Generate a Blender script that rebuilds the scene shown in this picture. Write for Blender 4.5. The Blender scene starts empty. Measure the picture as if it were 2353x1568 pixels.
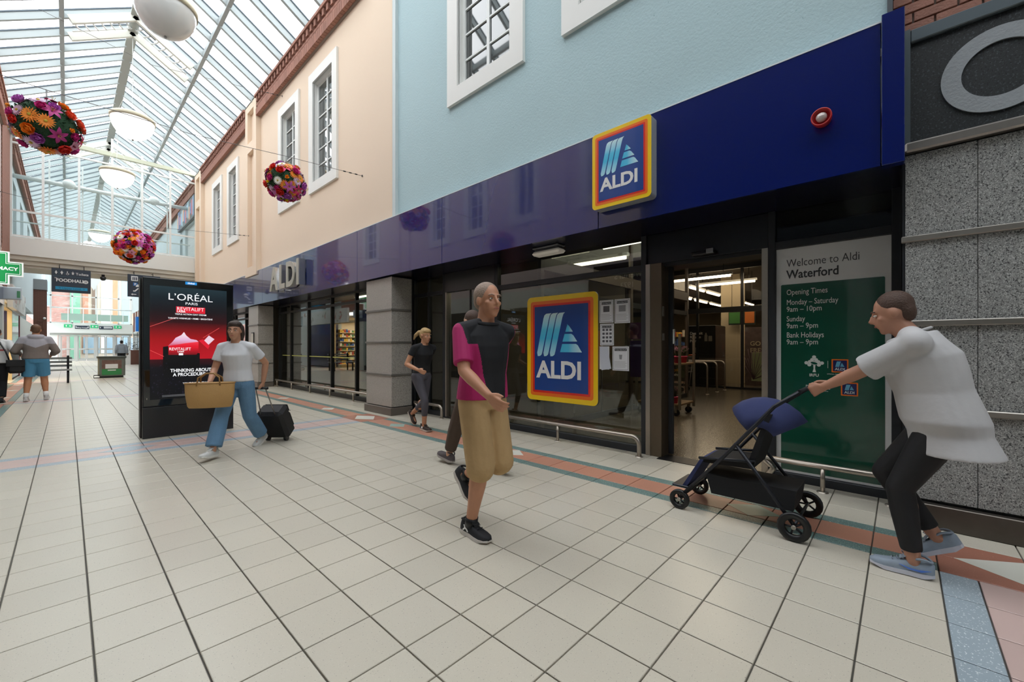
import bpy, bmesh, math, random
from mathutils import Vector, Matrix, Quaternion
random.seed(7)
SC = bpy.context.scene
COL = SC.collection
PI = math.pi
# ---------------------------------------------------------------- camera, sky, exposure
EYE = 1.27
cam_d = bpy.data.cameras.new('camera'); cam = bpy.data.objects.new('camera', cam_d); COL.objects.link(cam)
cam_d.sensor_width = 36.0; cam_d.lens = 956.2 / 2353 * 36.0
cam_d.shift_y = (796.7 - 784.0) / 2353
cam_d.clip_start = 0.05; cam_d.clip_end = 400
YAW = 0.8187
cam.location = (0, 0, EYE); cam.rotation_euler = (PI / 2, 0, -YAW)
SC.camera = cam
W = bpy.data.worlds.new('overcast_sky'); SC.world = W; W.use_nodes = True
W.node_tree.nodes['Background'].inputs[0].default_value = (0.965, 0.985, 1.0, 1)
W.node_tree.nodes['Background'].inputs[1].default_value = 3.7
SC.view_settings.view_transform = 'Standard'; SC.view_settings.look = 'None'
SC.view_settings.gamma = 1.0; SC.view_settings.use_curve_mapping = False
SC.view_settings.exposure = 0.26
cy = SC.cycles
cy.max_bounces = 10; cy.diffuse_bounces = 5; cy.glossy_bounces = 4; cy.transmission_bounces = 6; cy.transparent_max_bounces = 24
cy.caustics_reflective = False; cy.caustics_refractive = False; cy.sample_clamp_indirect = 6.0

def area_lamp(name, loc, sx, sy, power, color=(1, .84, .62), rot=(0, 0, 0)):
    l = bpy.data.lights.new(name, 'AREA'); l.shape = 'RECTANGLE'; l.size = sx; l.size_y = sy; l.energy = power; l.color = color
    o = bpy.data.objects.new(name, l); COL.objects.link(o); o.location = loc; o.rotation_euler = rot
    return o
# ceiling strips of the supermarket and of the lit shop across the mall
area_lamp('shop_ceiling_lamp', (7.5, 2.6, 3.45), 4.0, 2.5, 65)
area_lamp('shop_ceiling_lamp', (17.5, 4.5, 3.5), 7.0, 6.0, 200)
area_lamp('shop_ceiling_lamp', (7.0, 12.0, 3.2), 3.0, 8.0, 60)
area_lamp('chemist_ceiling_lamp', (-3.2, 23.0, 2.75), 2.4, 2.6, 150, (1, .88, .68))

# ---------------------------------------------------------------- materials
def lin(h):
    h = h.lstrip('#'); out = []
    for i in (0, 2, 4):
        c = int(h[i:i + 2], 16) / 255
        out.append(c / 12.92 if c <= .04045 else ((c + .055) / 1.055) ** 2.4)
    return (*out, 1)
MATS = {}
def M(name, col, rough=.5, metal=0., spec=.5, emit=None, es=1., coat=0., noise=None, bump=None, rnd=0., speck=None, world=False):
    """procedural material: noise=(scale, amount), bump=(scale, strength), rnd=random value per object, speck=(scale, threshold, hex[, hex2])"""
    if name in MATS: return MATS[name]
    m = bpy.data.materials.new(name); m.use_nodes = True; nt = m.node_tree; N = nt.nodes; L = nt.links
    b = N['Principled BSDF']
    c = lin(col) if isinstance(col, str) else (*col, 1)
    b.inputs['Base Color'].default_value = c
    b.inputs['Roughness'].default_value = rough; b.inputs['Metallic'].default_value = metal
    b.inputs['Specular IOR Level'].default_value = spec; b.inputs['Coat Weight'].default_value = coat
    b.inputs['Coat Roughness'].default_value = .04
    if emit:
        b.inputs['Emission Color'].default_value = lin(emit); b.inputs['Emission Strength'].default_value = es
    src = None
    def coord():
        t = N.new('ShaderNodeNewGeometry' if world else 'ShaderNodeTexCoord'); return t.outputs['Position' if world else 'Object']
    def mixc(fac, a, bb, mode='MIX'):
        mx = N.new('ShaderNodeMix'); mx.data_type = 'RGBA'; mx.blend_type = mode
        if hasattr(fac, 'links'): L.new(fac, mx.inputs[0])
        else: mx.inputs[0].default_value = fac
        for s, v in ((6, a), (7, bb)):
            if hasattr(v, 'links'): L.new(v, mx.inputs[s])
            else: mx.inputs[s].default_value = v
        return mx.outputs[2]
    if noise:
        n = N.new('ShaderNodeTexNoise'); n.inputs['Scale'].default_value = noise[0]; n.inputs['Detail'].default_value = 5
        L.new(coord(), n.inputs['Vector'])
        k = noise[1]
        src = mixc(n.outputs['Fac'], tuple(x * (1 - k) for x in c[:3]) + (1,), tuple(min(1, x * (1 + k)) for x in c[:3]) + (1,))
    if speck:
        cur = src if src else c
        for i in range(2, len(speck)):
            n = N.new('ShaderNodeTexNoise'); n.inputs['Scale'].default_value = speck[0] * (1 + .37 * (i - 2)); n.inputs['Detail'].default_value = 2
            mp = N.new('ShaderNodeMapping'); mp.inputs['Location'].default_value = (3.1 * i, 7.7 * i, 1.3 * i)
            L.new(coord(), mp.inputs['Vector']); L.new(mp.outputs[0], n.inputs['Vector'])
            r = N.new('ShaderNodeMapRange'); r.inputs['From Min'].default_value = speck[1]; r.inputs['From Max'].default_value = speck[1] + .03
            L.new(n.outputs['Fac'], r.inputs['Value'])
            cur = mixc(r.outputs[0], cur, lin(speck[i]))
        src = cur
    if rnd:
        oi = N.new('ShaderNodeObjectInfo'); r = N.new('ShaderNodeMapRange')
        r.inputs['To Min'].default_value = 1 - rnd; r.inputs['To Max'].default_value = 1 + rnd
        L.new(oi.outputs['Random'], r.inputs['Value'])
        h = N.new('ShaderNodeHueSaturation'); L.new(r.outputs[0], h.inputs['Value'])
        if src: L.new(src, h.inputs['Color'])
        else: h.inputs['Color'].default_value = c
        src = h.outputs[0]
    if src: L.new(src, b.inputs['Base Color'])
    if bump:
        n = N.new('ShaderNodeTexNoise'); n.inputs['Scale'].default_value = bump[0]; n.inputs['Detail'].default_value = 4
        L.new(coord(), n.inputs['Vector'])
        bp = N.new('ShaderNodeBump'); bp.inputs['Strength'].default_value = bump[1]; bp.inputs['Distance'].default_value = .01
        L.new(n.outputs['Fac'], bp.inputs['Height']); L.new(bp.outputs[0], b.inputs['Normal'])
    MATS[name] = m
    return m
def glass(name, tint=(1, 1, 1), refl=1.0, rough=0.0, ior=1.45):
    """thin sheet glass: straight-through light plus a Fresnel reflection"""
    if name in MATS: return MATS[name]
    m = bpy.data.materials.new(name); m.use_nodes = True; nt = m.node_tree; N = nt.nodes; L = nt.links
    N.remove(N['Principled BSDF'])
    t = N.new('ShaderNodeBsdfTransparent'); t.inputs[0].default_value = (*tint, 1)
    g = N.new('ShaderNodeBsdfGlossy'); g.inputs['Roughness'].default_value = rough; g.inputs[0].default_value = (1, 1, 1, 1)
    f = N.new('ShaderNodeFresnel'); ge = N.new('ShaderNodeNewGeometry'); io = N.new('ShaderNodeMapRange')   # the pane is not refracting: same Fresnel from both sides
    io.inputs['To Min'].default_value = ior; io.inputs['To Max'].default_value = 1 / ior; L.new(ge.outputs['Backfacing'], io.inputs['Value']); L.new(io.outputs[0], f.inputs[0])
    mu = N.new('ShaderNodeMath'); mu.operation = 'MULTIPLY'; mu.inputs[1].default_value = refl; mu.use_clamp = True
    mx = N.new('ShaderNodeMixShader')
    L.new(f.outputs[0], mu.inputs[0]); L.new(mu.outputs[0], mx.inputs[0]); L.new(t.outputs[0], mx.inputs[1]); L.new(g.outputs[0], mx.inputs[2])
    L.new(mx.outputs[0], N['Material Output'].inputs[0])
    MATS[name] = m
    return m
def ramp_mat(name, stops, axis=2, rough=.4, emit=0.0, coat=0.):
    """flat print whose colour runs along the object's own bounding box (a printed gradient)"""
    if name in MATS: return MATS[name]
    m = bpy.data.materials.new(name); m.use_nodes = True; nt = m.node_tree; N = nt.nodes; L = nt.links
    b = N['Principled BSDF']; b.inputs['Roughness'].default_value = rough; b.inputs['Coat Weight'].default_value = coat
    t = N.new('ShaderNodeTexCoord'); s = N.new('ShaderNodeSeparateXYZ'); r = N.new('ShaderNodeValToRGB')
    L.new(t.outputs['Generated'], s.inputs[0]); L.new(s.outputs[axis], r.inputs[0])
    el = r.color_ramp.elements
    while len(el) < len(stops): el.new(.5)
    for e, (p, c) in zip(el, stops): e.position = p; e.color = lin(c)
    L.new(r.outputs[0], b.inputs['Base Color'])
    if emit:
        L.new(r.outputs[0], b.inputs['Emission Color']); b.inputs['Emission Strength'].default_value = emit
    MATS[name] = m
    return m
# ---------------------------------------------------------------- mesh helpers
class MB:
    def __init__(s): s.v = []; s.f = []; s.sm = []; s.mi = []
    def add(s, vs, fs, smooth=False, mi=0):
        o = len(s.v); s.v += [tuple(p) for p in vs]
        for f in fs: s.f.append(tuple(i + o for i in f)); s.sm.append(smooth); s.mi.append(mi)
        return s
    def box(s, a, b, mi=0):
        x0, x1 = sorted((a[0], b[0])); y0, y1 = sorted((a[1], b[1])); z0, z1 = sorted((a[2], b[2]))
        return s.add([(x0, y0, z0), (x1, y0, z0), (x1, y1, z0), (x0, y1, z0), (x0, y0, z1), (x1, y0, z1), (x1, y1, z1), (x0, y1, z1)],
              [(0, 3, 2, 1), (4, 5, 6, 7), (0, 1, 5, 4), (1, 2, 6, 5), (2, 3, 7, 6), (3, 0, 4, 7)], mi=mi)
    def bbox(s, a, b, c=.005, mi=0):
        """box with chamfered vertical and horizontal edges on all sides"""
        bm = bmesh.new(); bmesh.ops.create_cube(bm, size=1)
        lo = [min(p, q) for p, q in zip(a, b)]; hi = [max(p, q) for p, q in zip(a, b)]
        for v in bm.verts: v.co = Vector([l + (h - l) * (x + .5) for l, h, x in zip(lo, hi, v.co)])
        bmesh.ops.bevel(bm, geom=bm.edges[:], offset=c, segments=1, affect='EDGES')
        bm.verts.index_update()
        s.add([v.co[:] for v in bm.verts], [[v.index for v in f.verts] for f in bm.faces], mi=mi); bm.free()
        return s
    def tube(s, pts, r, n=10, caps=True, mi=0):
        pts = [Vector(p) for p in pts]; rs = r if isinstance(r, (list, tuple)) else [r] * len(pts)
        ring = []; up = None; o = []
        for i, p in enumerate(pts):
            d = (pts[min(i + 1, len(pts) - 1)] - pts[max(i - 1, 0)]).normalized()
            if up is None: up = d.orthogonal().normalized()
            up = (up - d * up.dot(d)); up = up.normalized() if up.length > 1e-6 else d.orthogonal().normalized()
            w = d.cross(up)
            ring.append([p + (up * math.cos(2 * PI * k / n) + w * math.sin(2 * PI * k / n)) * rs[i] for k in range(n)])
        vs = [q for R in ring for q in R]; fs = []
        for i in range(len(pts) - 1):
            for k in range(n):
                a, b = i * n + k, i * n + (k + 1) % n
                fs.append((a, b, b + n, a + n))
        s.add(vs, fs, True, mi)
        if caps:
            s.add(ring[0], [tuple(range(n))[::-1]], False, mi); s.add(ring[-1], [tuple(range(n))], False, mi)
        return s
    def lathe(s, prof, c=(0, 0, 0), n=24, mi=0, smooth=True, M4=None):
        """prof = [(radius, z)...] about the z axis"""
        vs = []; fs = []
        for r, z in prof:
            for k in range(n): vs.append((c[0] + r * math.cos(2 * PI * k / n), c[1] + r * math.sin(2 * PI * k / n), c[2] + z))
        for i in range(len(prof) - 1):
            for k in range(n):
                a, b = i * n + k, i * n + (k + 1) % n
                fs.append((a, b, b + n, a + n))
        if M4: vs = [(M4 @ Vector(v))[:] for v in vs]
        return s.add(vs, fs, smooth, mi)
    def prism(s, poly, f, d0, d1, mi=0):
        """2-D polygon extruded: f(u, v, d) -> xyz"""
        n = len(poly)
        vs = [f(u, v, d0) for u, v in poly] + [f(u, v, d1) for u, v in poly]
        fs = [tuple(range(n)), tuple(range(n, 2 * n))[::-1]] + [(i, i + n, (i + 1) % n + n, (i + 1) % n) for i in range(n)]
        return s.add(vs, fs, False, mi)
    def ell(s, c, rx, ry, rz, n=14, m=9, mi=0, R=None):
        vs = []; fs = []
        for i in range(m + 1):
            a = PI * i / m
            for k in range(n):
                t = 2 * PI * k / n
                p = Vector((rx * math.sin(a) * math.cos(t), ry * math.sin(a) * math.sin(t), rz * math.cos(a)))
                if R: p = R @ p
                vs.append(tuple(p + Vector(c)))
        for i in range(m):
            for k in range(n):
                a, b = i * n + k, i * n + (k + 1) % n
                fs.append((a, a + n, b + n, b))
        return s.add(vs, fs, True, mi)
    def mesh(s, name, mats, off=Vector()):
        me = bpy.data.meshes.new(name)
        vs = [(p[0] - off[0], p[1] - off[1], p[2] - off[2]) for p in s.v]
        me.from_pydata(vs, [], s.f)
        bm = bmesh.new(); bm.from_mesh(me)
        bmesh.ops.remove_doubles(bm, verts=bm.verts, dist=1e-5)
        bmesh.ops.recalc_face_normals(bm, faces=bm.faces)
        bm.to_mesh(me); bm.free()
        if len(me.polygons) == len(s.f):
            me.polygons.foreach_set('use_smooth', s.sm); me.polygons.foreach_set('material_index', s.mi)
        elif any(s.sm):
            me.polygons.foreach_set('use_smooth', [True] * len(me.polygons))
        for mm in (mats if isinstance(mats, (list, tuple)) else [mats]): me.materials.append(mm)
        return me
def wloc(o):
    v = Vector()
    while o: v += o.location; o = o.parent
    return v
def link(name, me, parent=None, loc=None):
    o = bpy.data.objects.new(name, me); COL.objects.link(o)
    if parent: o.parent = parent
    if loc is not None: o.location = loc
    return o
def part(name, mb, mat, parent=None, label=None, local=False):
    """mesh part given in world coordinates (or the thing's own, local=True), child of parent"""
    off = Vector() if (local or parent is None) else wloc(parent)
    o = link(name, mb.mesh(name, mat, off), parent)
    if label: o['label'] = label
    return o
def thing(name, label, cat, loc=(0, 0, 0), rz=0, group=None):
    o = link(name, None, None, loc); o.empty_display_size = .1; o.rotation_euler = (0, 0, rz)
    o['label'] = label; o['category'] = cat
    if group: o['group'] = group
    return o
def solo(name, mb, mat, label, cat, group=None, loc=None):
    """a thing that is one mesh; origin at the base centre"""
    xs = [p[0] for p in mb.v]; ys = [p[1] for p in mb.v]; zs = [p[2] for p in mb.v]
    c = Vector(((min(xs) + max(xs)) / 2, (min(ys) + max(ys)) / 2, min(zs)))
    o = link(name, mb.mesh(name, mat, c), None, c); o['label'] = label; o['category'] = cat
    if group: o['group'] = group
    return o
def struct(name, mb=None, mat=None, loc=(0, 0, 0)):
    o = link(name, mb.mesh(name, mat) if mb else None, None, loc); o['kind'] = 'structure'
    if not mb: o.empty_display_size = .1
    return o
# planes that carry lettering: u to the reader's right, v up, d out of the surface
def on_right(x, y, z): return lambda u, v, d=0: (x - d, y - u, z + v)       # faces -x (shop side)
def on_left(x, y, z): return lambda u, v, d=0: (x + d, y + u, z + v)        # faces +x
def on_front(x, y, z): return lambda u, v, d=0: (x + u, y - d, z + v)       # faces -y
def on_floor(x, y, z): return lambda u, v, d=0: (x + u, y + v, z + d)
def text_mb(s, size, f, depth=.002, d0=0., align='LEFT', bold=0., w=1., shear=0., res=3, space=1., mi=0):
    cu = bpy.data.curves.new('t', 'FONT'); cu.body = s; cu.size = size; cu.align_x = align; cu.offset = bold * size
    cu.resolution_u = res; cu.extrude = depth / 2; cu.shear = shear; cu.space_character = space
    o = bpy.data.objects.new('t', cu); me = o.to_mesh()
    mb = MB(); vs = [f(v.co.x * w, v.co.y, d0 + depth / 2 + v.co.z) for v in me.vertices]
    mb.add(vs, [tuple(p.vertices) for p in me.polygons], mi=mi)
    o.to_mesh_clear(); bpy.data.objects.remove(o); bpy.data.curves.remove(cu)
    return mb
def lettering(s, size, f, mat, parent, name='lettering', **k):
    return part(name, text_mb(s, size, f, **k), mat, parent)
def rrect(w, h, r, n=5):
    pts = []
    for cx, cyy, a0 in ((w / 2 - r, h / 2 - r, 0), (-w / 2 + r, h / 2 - r, 90), (-w / 2 + r, -h / 2 + r, 180), (w / 2 - r, -h / 2 + r, 270)):
        for k in range(n + 1):
            a = math.radians(a0 + 90 * k / n); pts.append((cx + r * math.cos(a), cyy + r * math.sin(a)))
    return pts
def wall_boxes(mb, u0, u1, v0, v1, holes, f, t0, t1):
    us = sorted({u0, u1, *[h[0] for h in holes], *[h[1] for h in holes]}); vs = sorted({v0, v1, *[h[2] for h in holes], *[h[3] for h in holes]})
    for a, b in zip(us, us[1:]):
        for c, d in zip(vs, vs[1:]):
            m, n = (a + b) / 2, (c + d) / 2
            if any(h[0] < m < h[1] and h[2] < n < h[3] for h in holes): continue
            mb.box(f(a, c, t0), f(b, d, t1))
    return mb
# ================================================================ THE SETTING
XR, XL = 4.10, -1.45          # faces of the two upper facades
XG = 4.70                     # shop-front glazing line
YE = 52.0                     # far end of the mall
m_grout = M('grout', '5E5B55', .8)
m_tile = M('floor_tile', 'C6BFB0', .30, spec=.45, noise=(1.3, .05), speck=(150, .675, '86817A', 'D3CDBF'), rnd=.035, world=True)
m_terra = M('terracotta_tile', 'C08A74', .34, noise=(2, .06), speck=(120, .68, 'A8725E'), rnd=.05, world=True)
m_terra2 = M('dark_terracotta_tile', 'A8715F', .34, noise=(2, .06), speck=(120, .68, 'D0A090'), rnd=.05, world=True)
m_teal = M('teal_tile', '6C8581', .32, noise=(3, .05), speck=(110, .60, 'A9BDB6', '455C58'), rnd=.04, world=True)
m_gblue = M('grey_blue_tile', '9BA9B2', .32, speck=(100, .62, 'DCE3E4'), rnd=.04, world=True)
m_pink = M('pink_tile', 'C9AFA8', .32, noise=(2, .04), rnd=.03, world=True)
m_diaw = M('white_diamond_tile', 'DAD9CE', .3, noise=(2, .04))
m_diag = M('green_diamond_tile', 'A3BDB3', .3, noise=(2, .04))
# --- floor: screed with every tile laid on it; grout joints recessed
floor = struct('floor', MB().box((-2.3, -9, -.3), (XG, YE + 14, -.012)), m_grout)
ylines = [1.31 - .293 * k for k in range(0, 6)][::-1] + [1.528 + .3 * k for k in range(18)]          # -0.155 .. 6.628
ybands = [(-.905, -.155)]
y = 6.628
low = [-.905 - .3 * k for k in range(1, 12)][::-1] + [-.905]
while y < YE + 1:
    ybands.append((y, y + .75)); ylines += [y + .75 + .3 * k for k in range(0, 24)]
    y = y + .75 + .3 * 23
ylines = low + ylines
xlines = [-2.1, -1.95, -1.65, -1.35] , [-.825 + .3 * k for k in range(15)], [3.90, 4.20, 4.50, 4.70]
G = .0035
tile_meshes = {}
def tile_mesh(dx, dy, m):
    k = (round(dx, 3), round(dy, 3), m.name)
    if k not in tile_meshes:
        a, b = dx / 2 - G, dy / 2 - G; c = .0025; mb = MB()
        mb.add([(-a, -b, -.012), (a, -b, -.012), (a, b, -.012), (-a, b, -.012), (-a, -b, -.002), (a, -b, -.002), (a, b, -.002), (-a, b, -.002),
                (-a + c, -b + c, 0), (a - c, -b + c, 0), (a - c, b - c, 0), (-a + c, b - c, 0)],
               [(0, 1, 5, 4), (1, 2, 6, 5), (2, 3, 7, 6), (3, 0, 4, 7), (4, 5, 9, 8), (5, 6, 10, 9), (6, 7, 11, 10), (7, 4, 8, 11), (8, 9, 10, 11)])
        tile_meshes[k] = mb.mesh('tile', m)
    return tile_meshes[k]
tiles = []       # (x0, x1, y0, y1, material, kind)
for xs in xlines:
    for a, b in zip(xs, xs[1:]):
        for c, d in zip(ylines, ylines[1:]):
            if d - c > .5: continue
            tiles.append((a, b, c, d, m_tile, 'tile'))
XI = (-.825, 3.375)
for n, (c, d) in enumerate(ybands):
    xs = [XI[0] + .3 * k for k in range(15)]
    for a, b in zip(xs, xs[1:]):
        tiles.append((a, b, c, c + .15, m_gblue, 'border_tile')); tiles.append((a, b, d - .15, d, m_gblue, 'border_tile'))
        tiles.append((a, b, c + .15, (c + d) / 2, m_pink, 'pink_tile')); tiles.append((a, b, (c + d) / 2, d - .15, m_pink, 'pink_tile'))
    for a, b in zip(xlines[2], xlines[2][1:]):
        tiles.append((a, b, c, (c + d) / 2, m_tile, 'tile')); tiles.append((a, b, (c + d) / 2, d, m_tile, 'tile'))
def pj(p):
    c, s = math.cos(YAW), math.sin(YAW)
    d = p[0] * s + p[1] * c
    if d < .1: return None
    return 1176.5 + 956.2 * (p[0] * c - p[1] * s) / d, 796.7 - 956.2 * (p[2] - EYE) / d, d
def seen(p, mrg=60):
    q = pj(p)
    return q is not None and -mrg < q[0] < 2353 + mrg and -mrg < q[1] < 1568 + mrg
# side bands: teal / terracotta / teal along both shop lines, with diamonds let into the terracotta
diamonds = [(y0, 'g') for y0 in (.84, 5.94)] + [(y0, 'w') for y0 in (3.41, 8.55, 11.1, 13.6, 16.2, 18.7, 21.2)]
for sx, x0 in ((1, 3.375), (-1, -.825)):
    rows = [c for c in ylines if not any(a + .01 < c < b - .01 for a, b in ybands)]
    for c, d in zip(rows, rows[1:]):
        if d - c > .5: continue
        for o0, o1, mm, kd in ((0, .12, m_teal, 'border_tile'), (.12, .405, m_terra, 'terracotta_tile'), (.405, .525, m_teal, 'border_tile')):
            a, b = sorted((x0 + sx * o0, x0 + sx * o1))
            tiles.append((a, b, c, d, mm, kd))
    for a, b in ybands:                                  # crossing squares with a large white lozenge
        for k in range(2):
            for q in range(2):
                u0, u1 = sorted((x0 + sx * .2625 * k, x0 + sx * .2625 * (k + 1)))
                tiles.append((u0, u1, a + .375 * q, a + .375 * (q + 1), m_terra2, 'terracotta_tile'))
def rank(t):
    p = ((t[0] + t[1]) / 2, (t[2] + t[3]) / 2, 0); q = pj(p)
    return q[2] if q and seen(p, 150) else 999
tiles.sort(key=rank)
cnt = {}; rest = {}
for t in tiles:
    k = t[5]; cnt[k] = cnt.get(k, 0)
    ctr = ((t[0] + t[1]) / 2, (t[2] + t[3]) / 2, 0)
    if cnt[k] < (290 if k == 'tile' else 110) and rank(t) < 30:
        cnt[k] += 1
        link(k, tile_mesh(t[1] - t[0], t[3] - t[2], t[4]), floor, ctr)
    else:
        rest.setdefault((k, t[4].name), []).append(t)
for (k, mn), ts in rest.items():
    mb = MB()
    for a, b, c, d, mm, _ in ts: mb.add([(a + G, c + G, -.001), (b - G, c + G, -.001), (b - G, d - G, -.001), (a + G, d - G, -.001), (a + G, c + G, -.012), (b - G, c + G, -.012), (b - G, d - G, -.012), (a + G, d - G, -.012)],
                                        [(0, 1, 2, 3), (0, 4, 5, 1), (1, 5, 6, 2), (2, 6, 7, 3), (3, 7, 4, 0)])
    o = part('far_' + k, mb, MATS[mn], floor); o['kind'] = 'stuff'
def lozenge(x, y, hx, hy, m, lab):
    mb = MB(); mb.prism([(-hx, 0), (0, -hy), (hx, 0), (0, hy)], on_floor(x, y, 0), -.01, .0012)
    o = part('diamond_tile', mb, m, floor); o['label'] = lab
for y0, k in diamonds:
    lozenge(3.6375, y0, .14, .19, m_diag if k == 'g' else m_diaw, 'pale green lozenge tile' if k == 'g' else 'white lozenge tile')
    lozenge(-1.0875, y0, .14, .19, m_diaw, 'white lozenge tile')
for a, b in ybands[:4]:
    lozenge(3.6375, (a + b) / 2, .19, .30, m_diaw, 'large white lozenge tile'); lozenge(-1.0875, (a + b) / 2, .19, .30, m_diaw, 'large white lozenge tile')
    if a > 0: lozenge(.525, (a + b) / 2, .28, .17, m_gblue, 'grey-blue lozenge tile')

# --- facades
m_peach = M('peach_render', 'E6D2BC', .85, noise=(.7, .025), bump=(60, .12))
m_blue = M('pale_blue_render', 'B0C9CE', .85, noise=(.8, .05), bump=(45, .35), speck=(26, .735, '97B4BA'))
m_white = M('white_paint', 'E6E6E2', .55, noise=(3, .02))
m_wht2 = M('white_metal', 'E3E6E4', .4)
m_brick = M('brick', '9A6E5F', .85, noise=(9, .25), bump=(70, .5), rnd=.14)
m_brickd = M('dark_brick', '70493C', .85, noise=(9, .2), bump=(70, .5), rnd=.14)
m_mortar = M('mortar', '8C7F76', .9)
m_slate = M('slate_grey_render', 'B9C6C9', .8, noise=(.8, .04))
m_wglass = M('upper_window_glass', '1E2526', .03, spec=1., coat=1.)
def facade_window(n, f, y0, y1, z0=5.0, z1=7.9, rows=6, lab=None):
    """deep white surround, recessed two-light sash with glazing bars; f(u=y, v=z, d=out of the wall)"""
    w = struct('window_%d' % n)
    s = .24; mb = MB()
    wall_boxes(mb, y0, y1, z0, z1, [(y0 + s, y1 - s, z0 + s, z1 - s)], f, .0, .05); part('surround', mb, m_white, w)
    a, b, c, d = y0 + s, y1 - s, z0 + s, z1 - s
    mb = MB()
    for q in ((a - .03, a, c, d), (b, b + .03, c, d), (a, b, c - .03, c), (a, b, d, d + .03)): mb.box(f(q[0], q[2], .01), f(q[1], q[3], -.15))
    part('reveal', mb, m_white, w)
    fr = .045; mid = (a + b) / 2; mb = MB()
    wall_boxes(mb, a, b, c, d, [(a + fr, mid - fr * .6, c + fr, d - fr), (mid + fr * .6, b - fr, c + fr, d - fr)], f, -.135, -.08)
    sash = part('sash_frame', mb, m_wht2, w)
    for p, q in ((a + fr, mid - fr * .6), (mid + fr * .6, b - fr)):
        for k in range(rows):
            h = (d - c - 2 * fr) / rows; v0 = c + fr + k * h
            if k: part('glazing_bar', MB().box(f(p, v0 - .013, -.125), f(q, v0 + .013, -.085)), m_wht2, w)
            part('pane', MB().box(f(p, v0 + (.013 if k else 0), -.112), f(q, v0 + h - .013, -.105)), m_wglass, w)
    return w
def fr(u, v, d): return (XR - d, u, v)
def fl(u, v, d): return (XL + d, u, v)
Rw = [(1.42, 2.98), (3.60, 5.18), (9.09, 10.65), (11.30, 12.82), (16.85, 18.30), (19.10, 20.65)]
hol = lambda L: [(a + .23, b - .23, 5.23, 7.67) for a, b in L]
YB = 6.72
mb = MB(); wall_boxes(mb, YB, 23.5, 3.63, 9.05, hol(Rw[2:]), fr, 0, -.3); struct('wall_right', mb, m_peach)
mb = MB(); wall_boxes(mb, .05, YB, 3.63, 9.05, hol(Rw[:2]), fr, 0, -.3); struct('wall_right', mb, m_blue)
for i, (a, b) in enumerate(Rw): facade_window(i + 1, fr, a, b)
mb = MB(); Lw = [(5.1, 6.3), (7.7, 8.9), (9.9, 11.1), (9.9, 11.1), (11.9, 13.1), (16.85, 18.3)]
wall_boxes(mb, 4.6, 21.0, 3.0, 9.05, hol(Lw[:2] + Lw[3:]) + [(19.9, 21.0, 3.0, 4.5)], fl, 0, -.3); struct('wall_left', mb, M('lilac_render', 'D9C8C6', .85, noise=(.7, .03)))
mb = MB(); wall_boxes(mb, -9, 4.6, 3.0, 9.05, [], fl, 0, -.3); struct('wall_left', mb, M('dark_for_reflection', '2E333B', .7))  # unseen stretch of wall, coloured dark to keep its reflection in the fascia deep
for i, (a, b) in enumerate(Lw[:2] + Lw[3:]): facade_window(i + 11, fl, a, b)
mb = MB(); wall_boxes(mb, 21.0, 23.6, 3.25, 9.05, [], fl, .02, -.4); lb = struct('wall_left', mb, m_mortar)
mb = MB()
for k in range(78):
    z = 3.26 + k * .0745
    for q in range(13):
        o = (k % 2) * .11; a = max(21.0, 20.9 + q * .225 + o); b = min(23.6, 20.9 + q * .225 + o + .213)
        if b - a > .03: mb.box(fl(a, z, .01), fl(b, z + .063, .034))
o = part('brickwork', mb, m_brick, lb); o['kind'] = 'stuff'
struct('wall_back', MB().box((-2.3, -9.3, 0), (XG + 1, -9, 9.05)), m_slate)
# beyond the footbridge
mb = MB(); wall_boxes(mb, 23.5, YE, 4.3, 9.05, [(24.0, 26.6, 5.2, 7.25), (27.3, 28.0, 5.2, 6.9)], fr, 0, -.3); struct('wall_right', mb, m_slate)
mb = MB(); wall_boxes(mb, 23.6, YE, 3.3, 9.05, [(25.4, 27, 5.4, 7.8), (29, 31, 5.4, 7.8), (34, 36, 5.4, 7.8)], fl, 0, -.3); struct('wall_left', mb, m_slate)
m_dkglass = M('dark_window_glass', '20282B', .05, spec=.8)
for i, (a, b) in enumerate(((25.4, 27), (29, 31), (34, 36))):
    w = struct('window_%d' % (21 + i)); part('pane', MB().box(fl(a, 5.4, -.2), fl(b, 7.8, -.22)), m_dkglass, w)
    mb = MB(); wall_boxes(mb, a, b, 5.4, 7.8, [(a + .1, (a + b) / 2 - .04, 5.5, 7.7), ((a + b) / 2 + .04, b - .1, 5.5, 7.7)], fl, -.12, -.19); part('sash_frame', mb, m_wht2, w)
w = struct('window_24'); part('pane', MB().box(fr(27.3, 5.2, -.2), fr(28, 6.9, -.22)), m_dkglass, w)
mb = MB(); wall_boxes(mb, 27.3, 28, 5.2, 6.9, [(27.38, 27.92, 5.3, 6.8)], fr, -.12, -.19); part('sash_frame', mb, m_wht2, w)
sh = struct('window_25')                                       # rolled-down shutter of the unit on the upper level
for k in range(27): part('slat', MB().box(fr(24.0, 5.2 + k * .076, -.1), fr(26.6, 5.268 + k * .076, -.125)), M('shutter_slat', 'C9CFCE', .5), sh)
t = thing('banner', 'long multicoloured printed banner above the white roller shutter on the upper level', 'banner', (XR, 25.5, 7.25))
part('backing', MB().box(fr(23.7, 7.28, .12), fr(27.9, 8.3, .02)), M('banner_frame', '5E6468', .5), t)
for k in range(14): part('print_patch', MB().box(fr(23.75 + .295 * k, 7.34 + .1 * (k * 7 % 3), .13), fr(24.04 + .295 * k, 8.24 - .1 * (k * 5 % 4), .12)),
                         M('banner_print_%d' % (k % 5), ['8FA9C9', 'C4707A', '6E86B5', 'D9A68A', '9FB9C2'][k % 5], .6), t)

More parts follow.
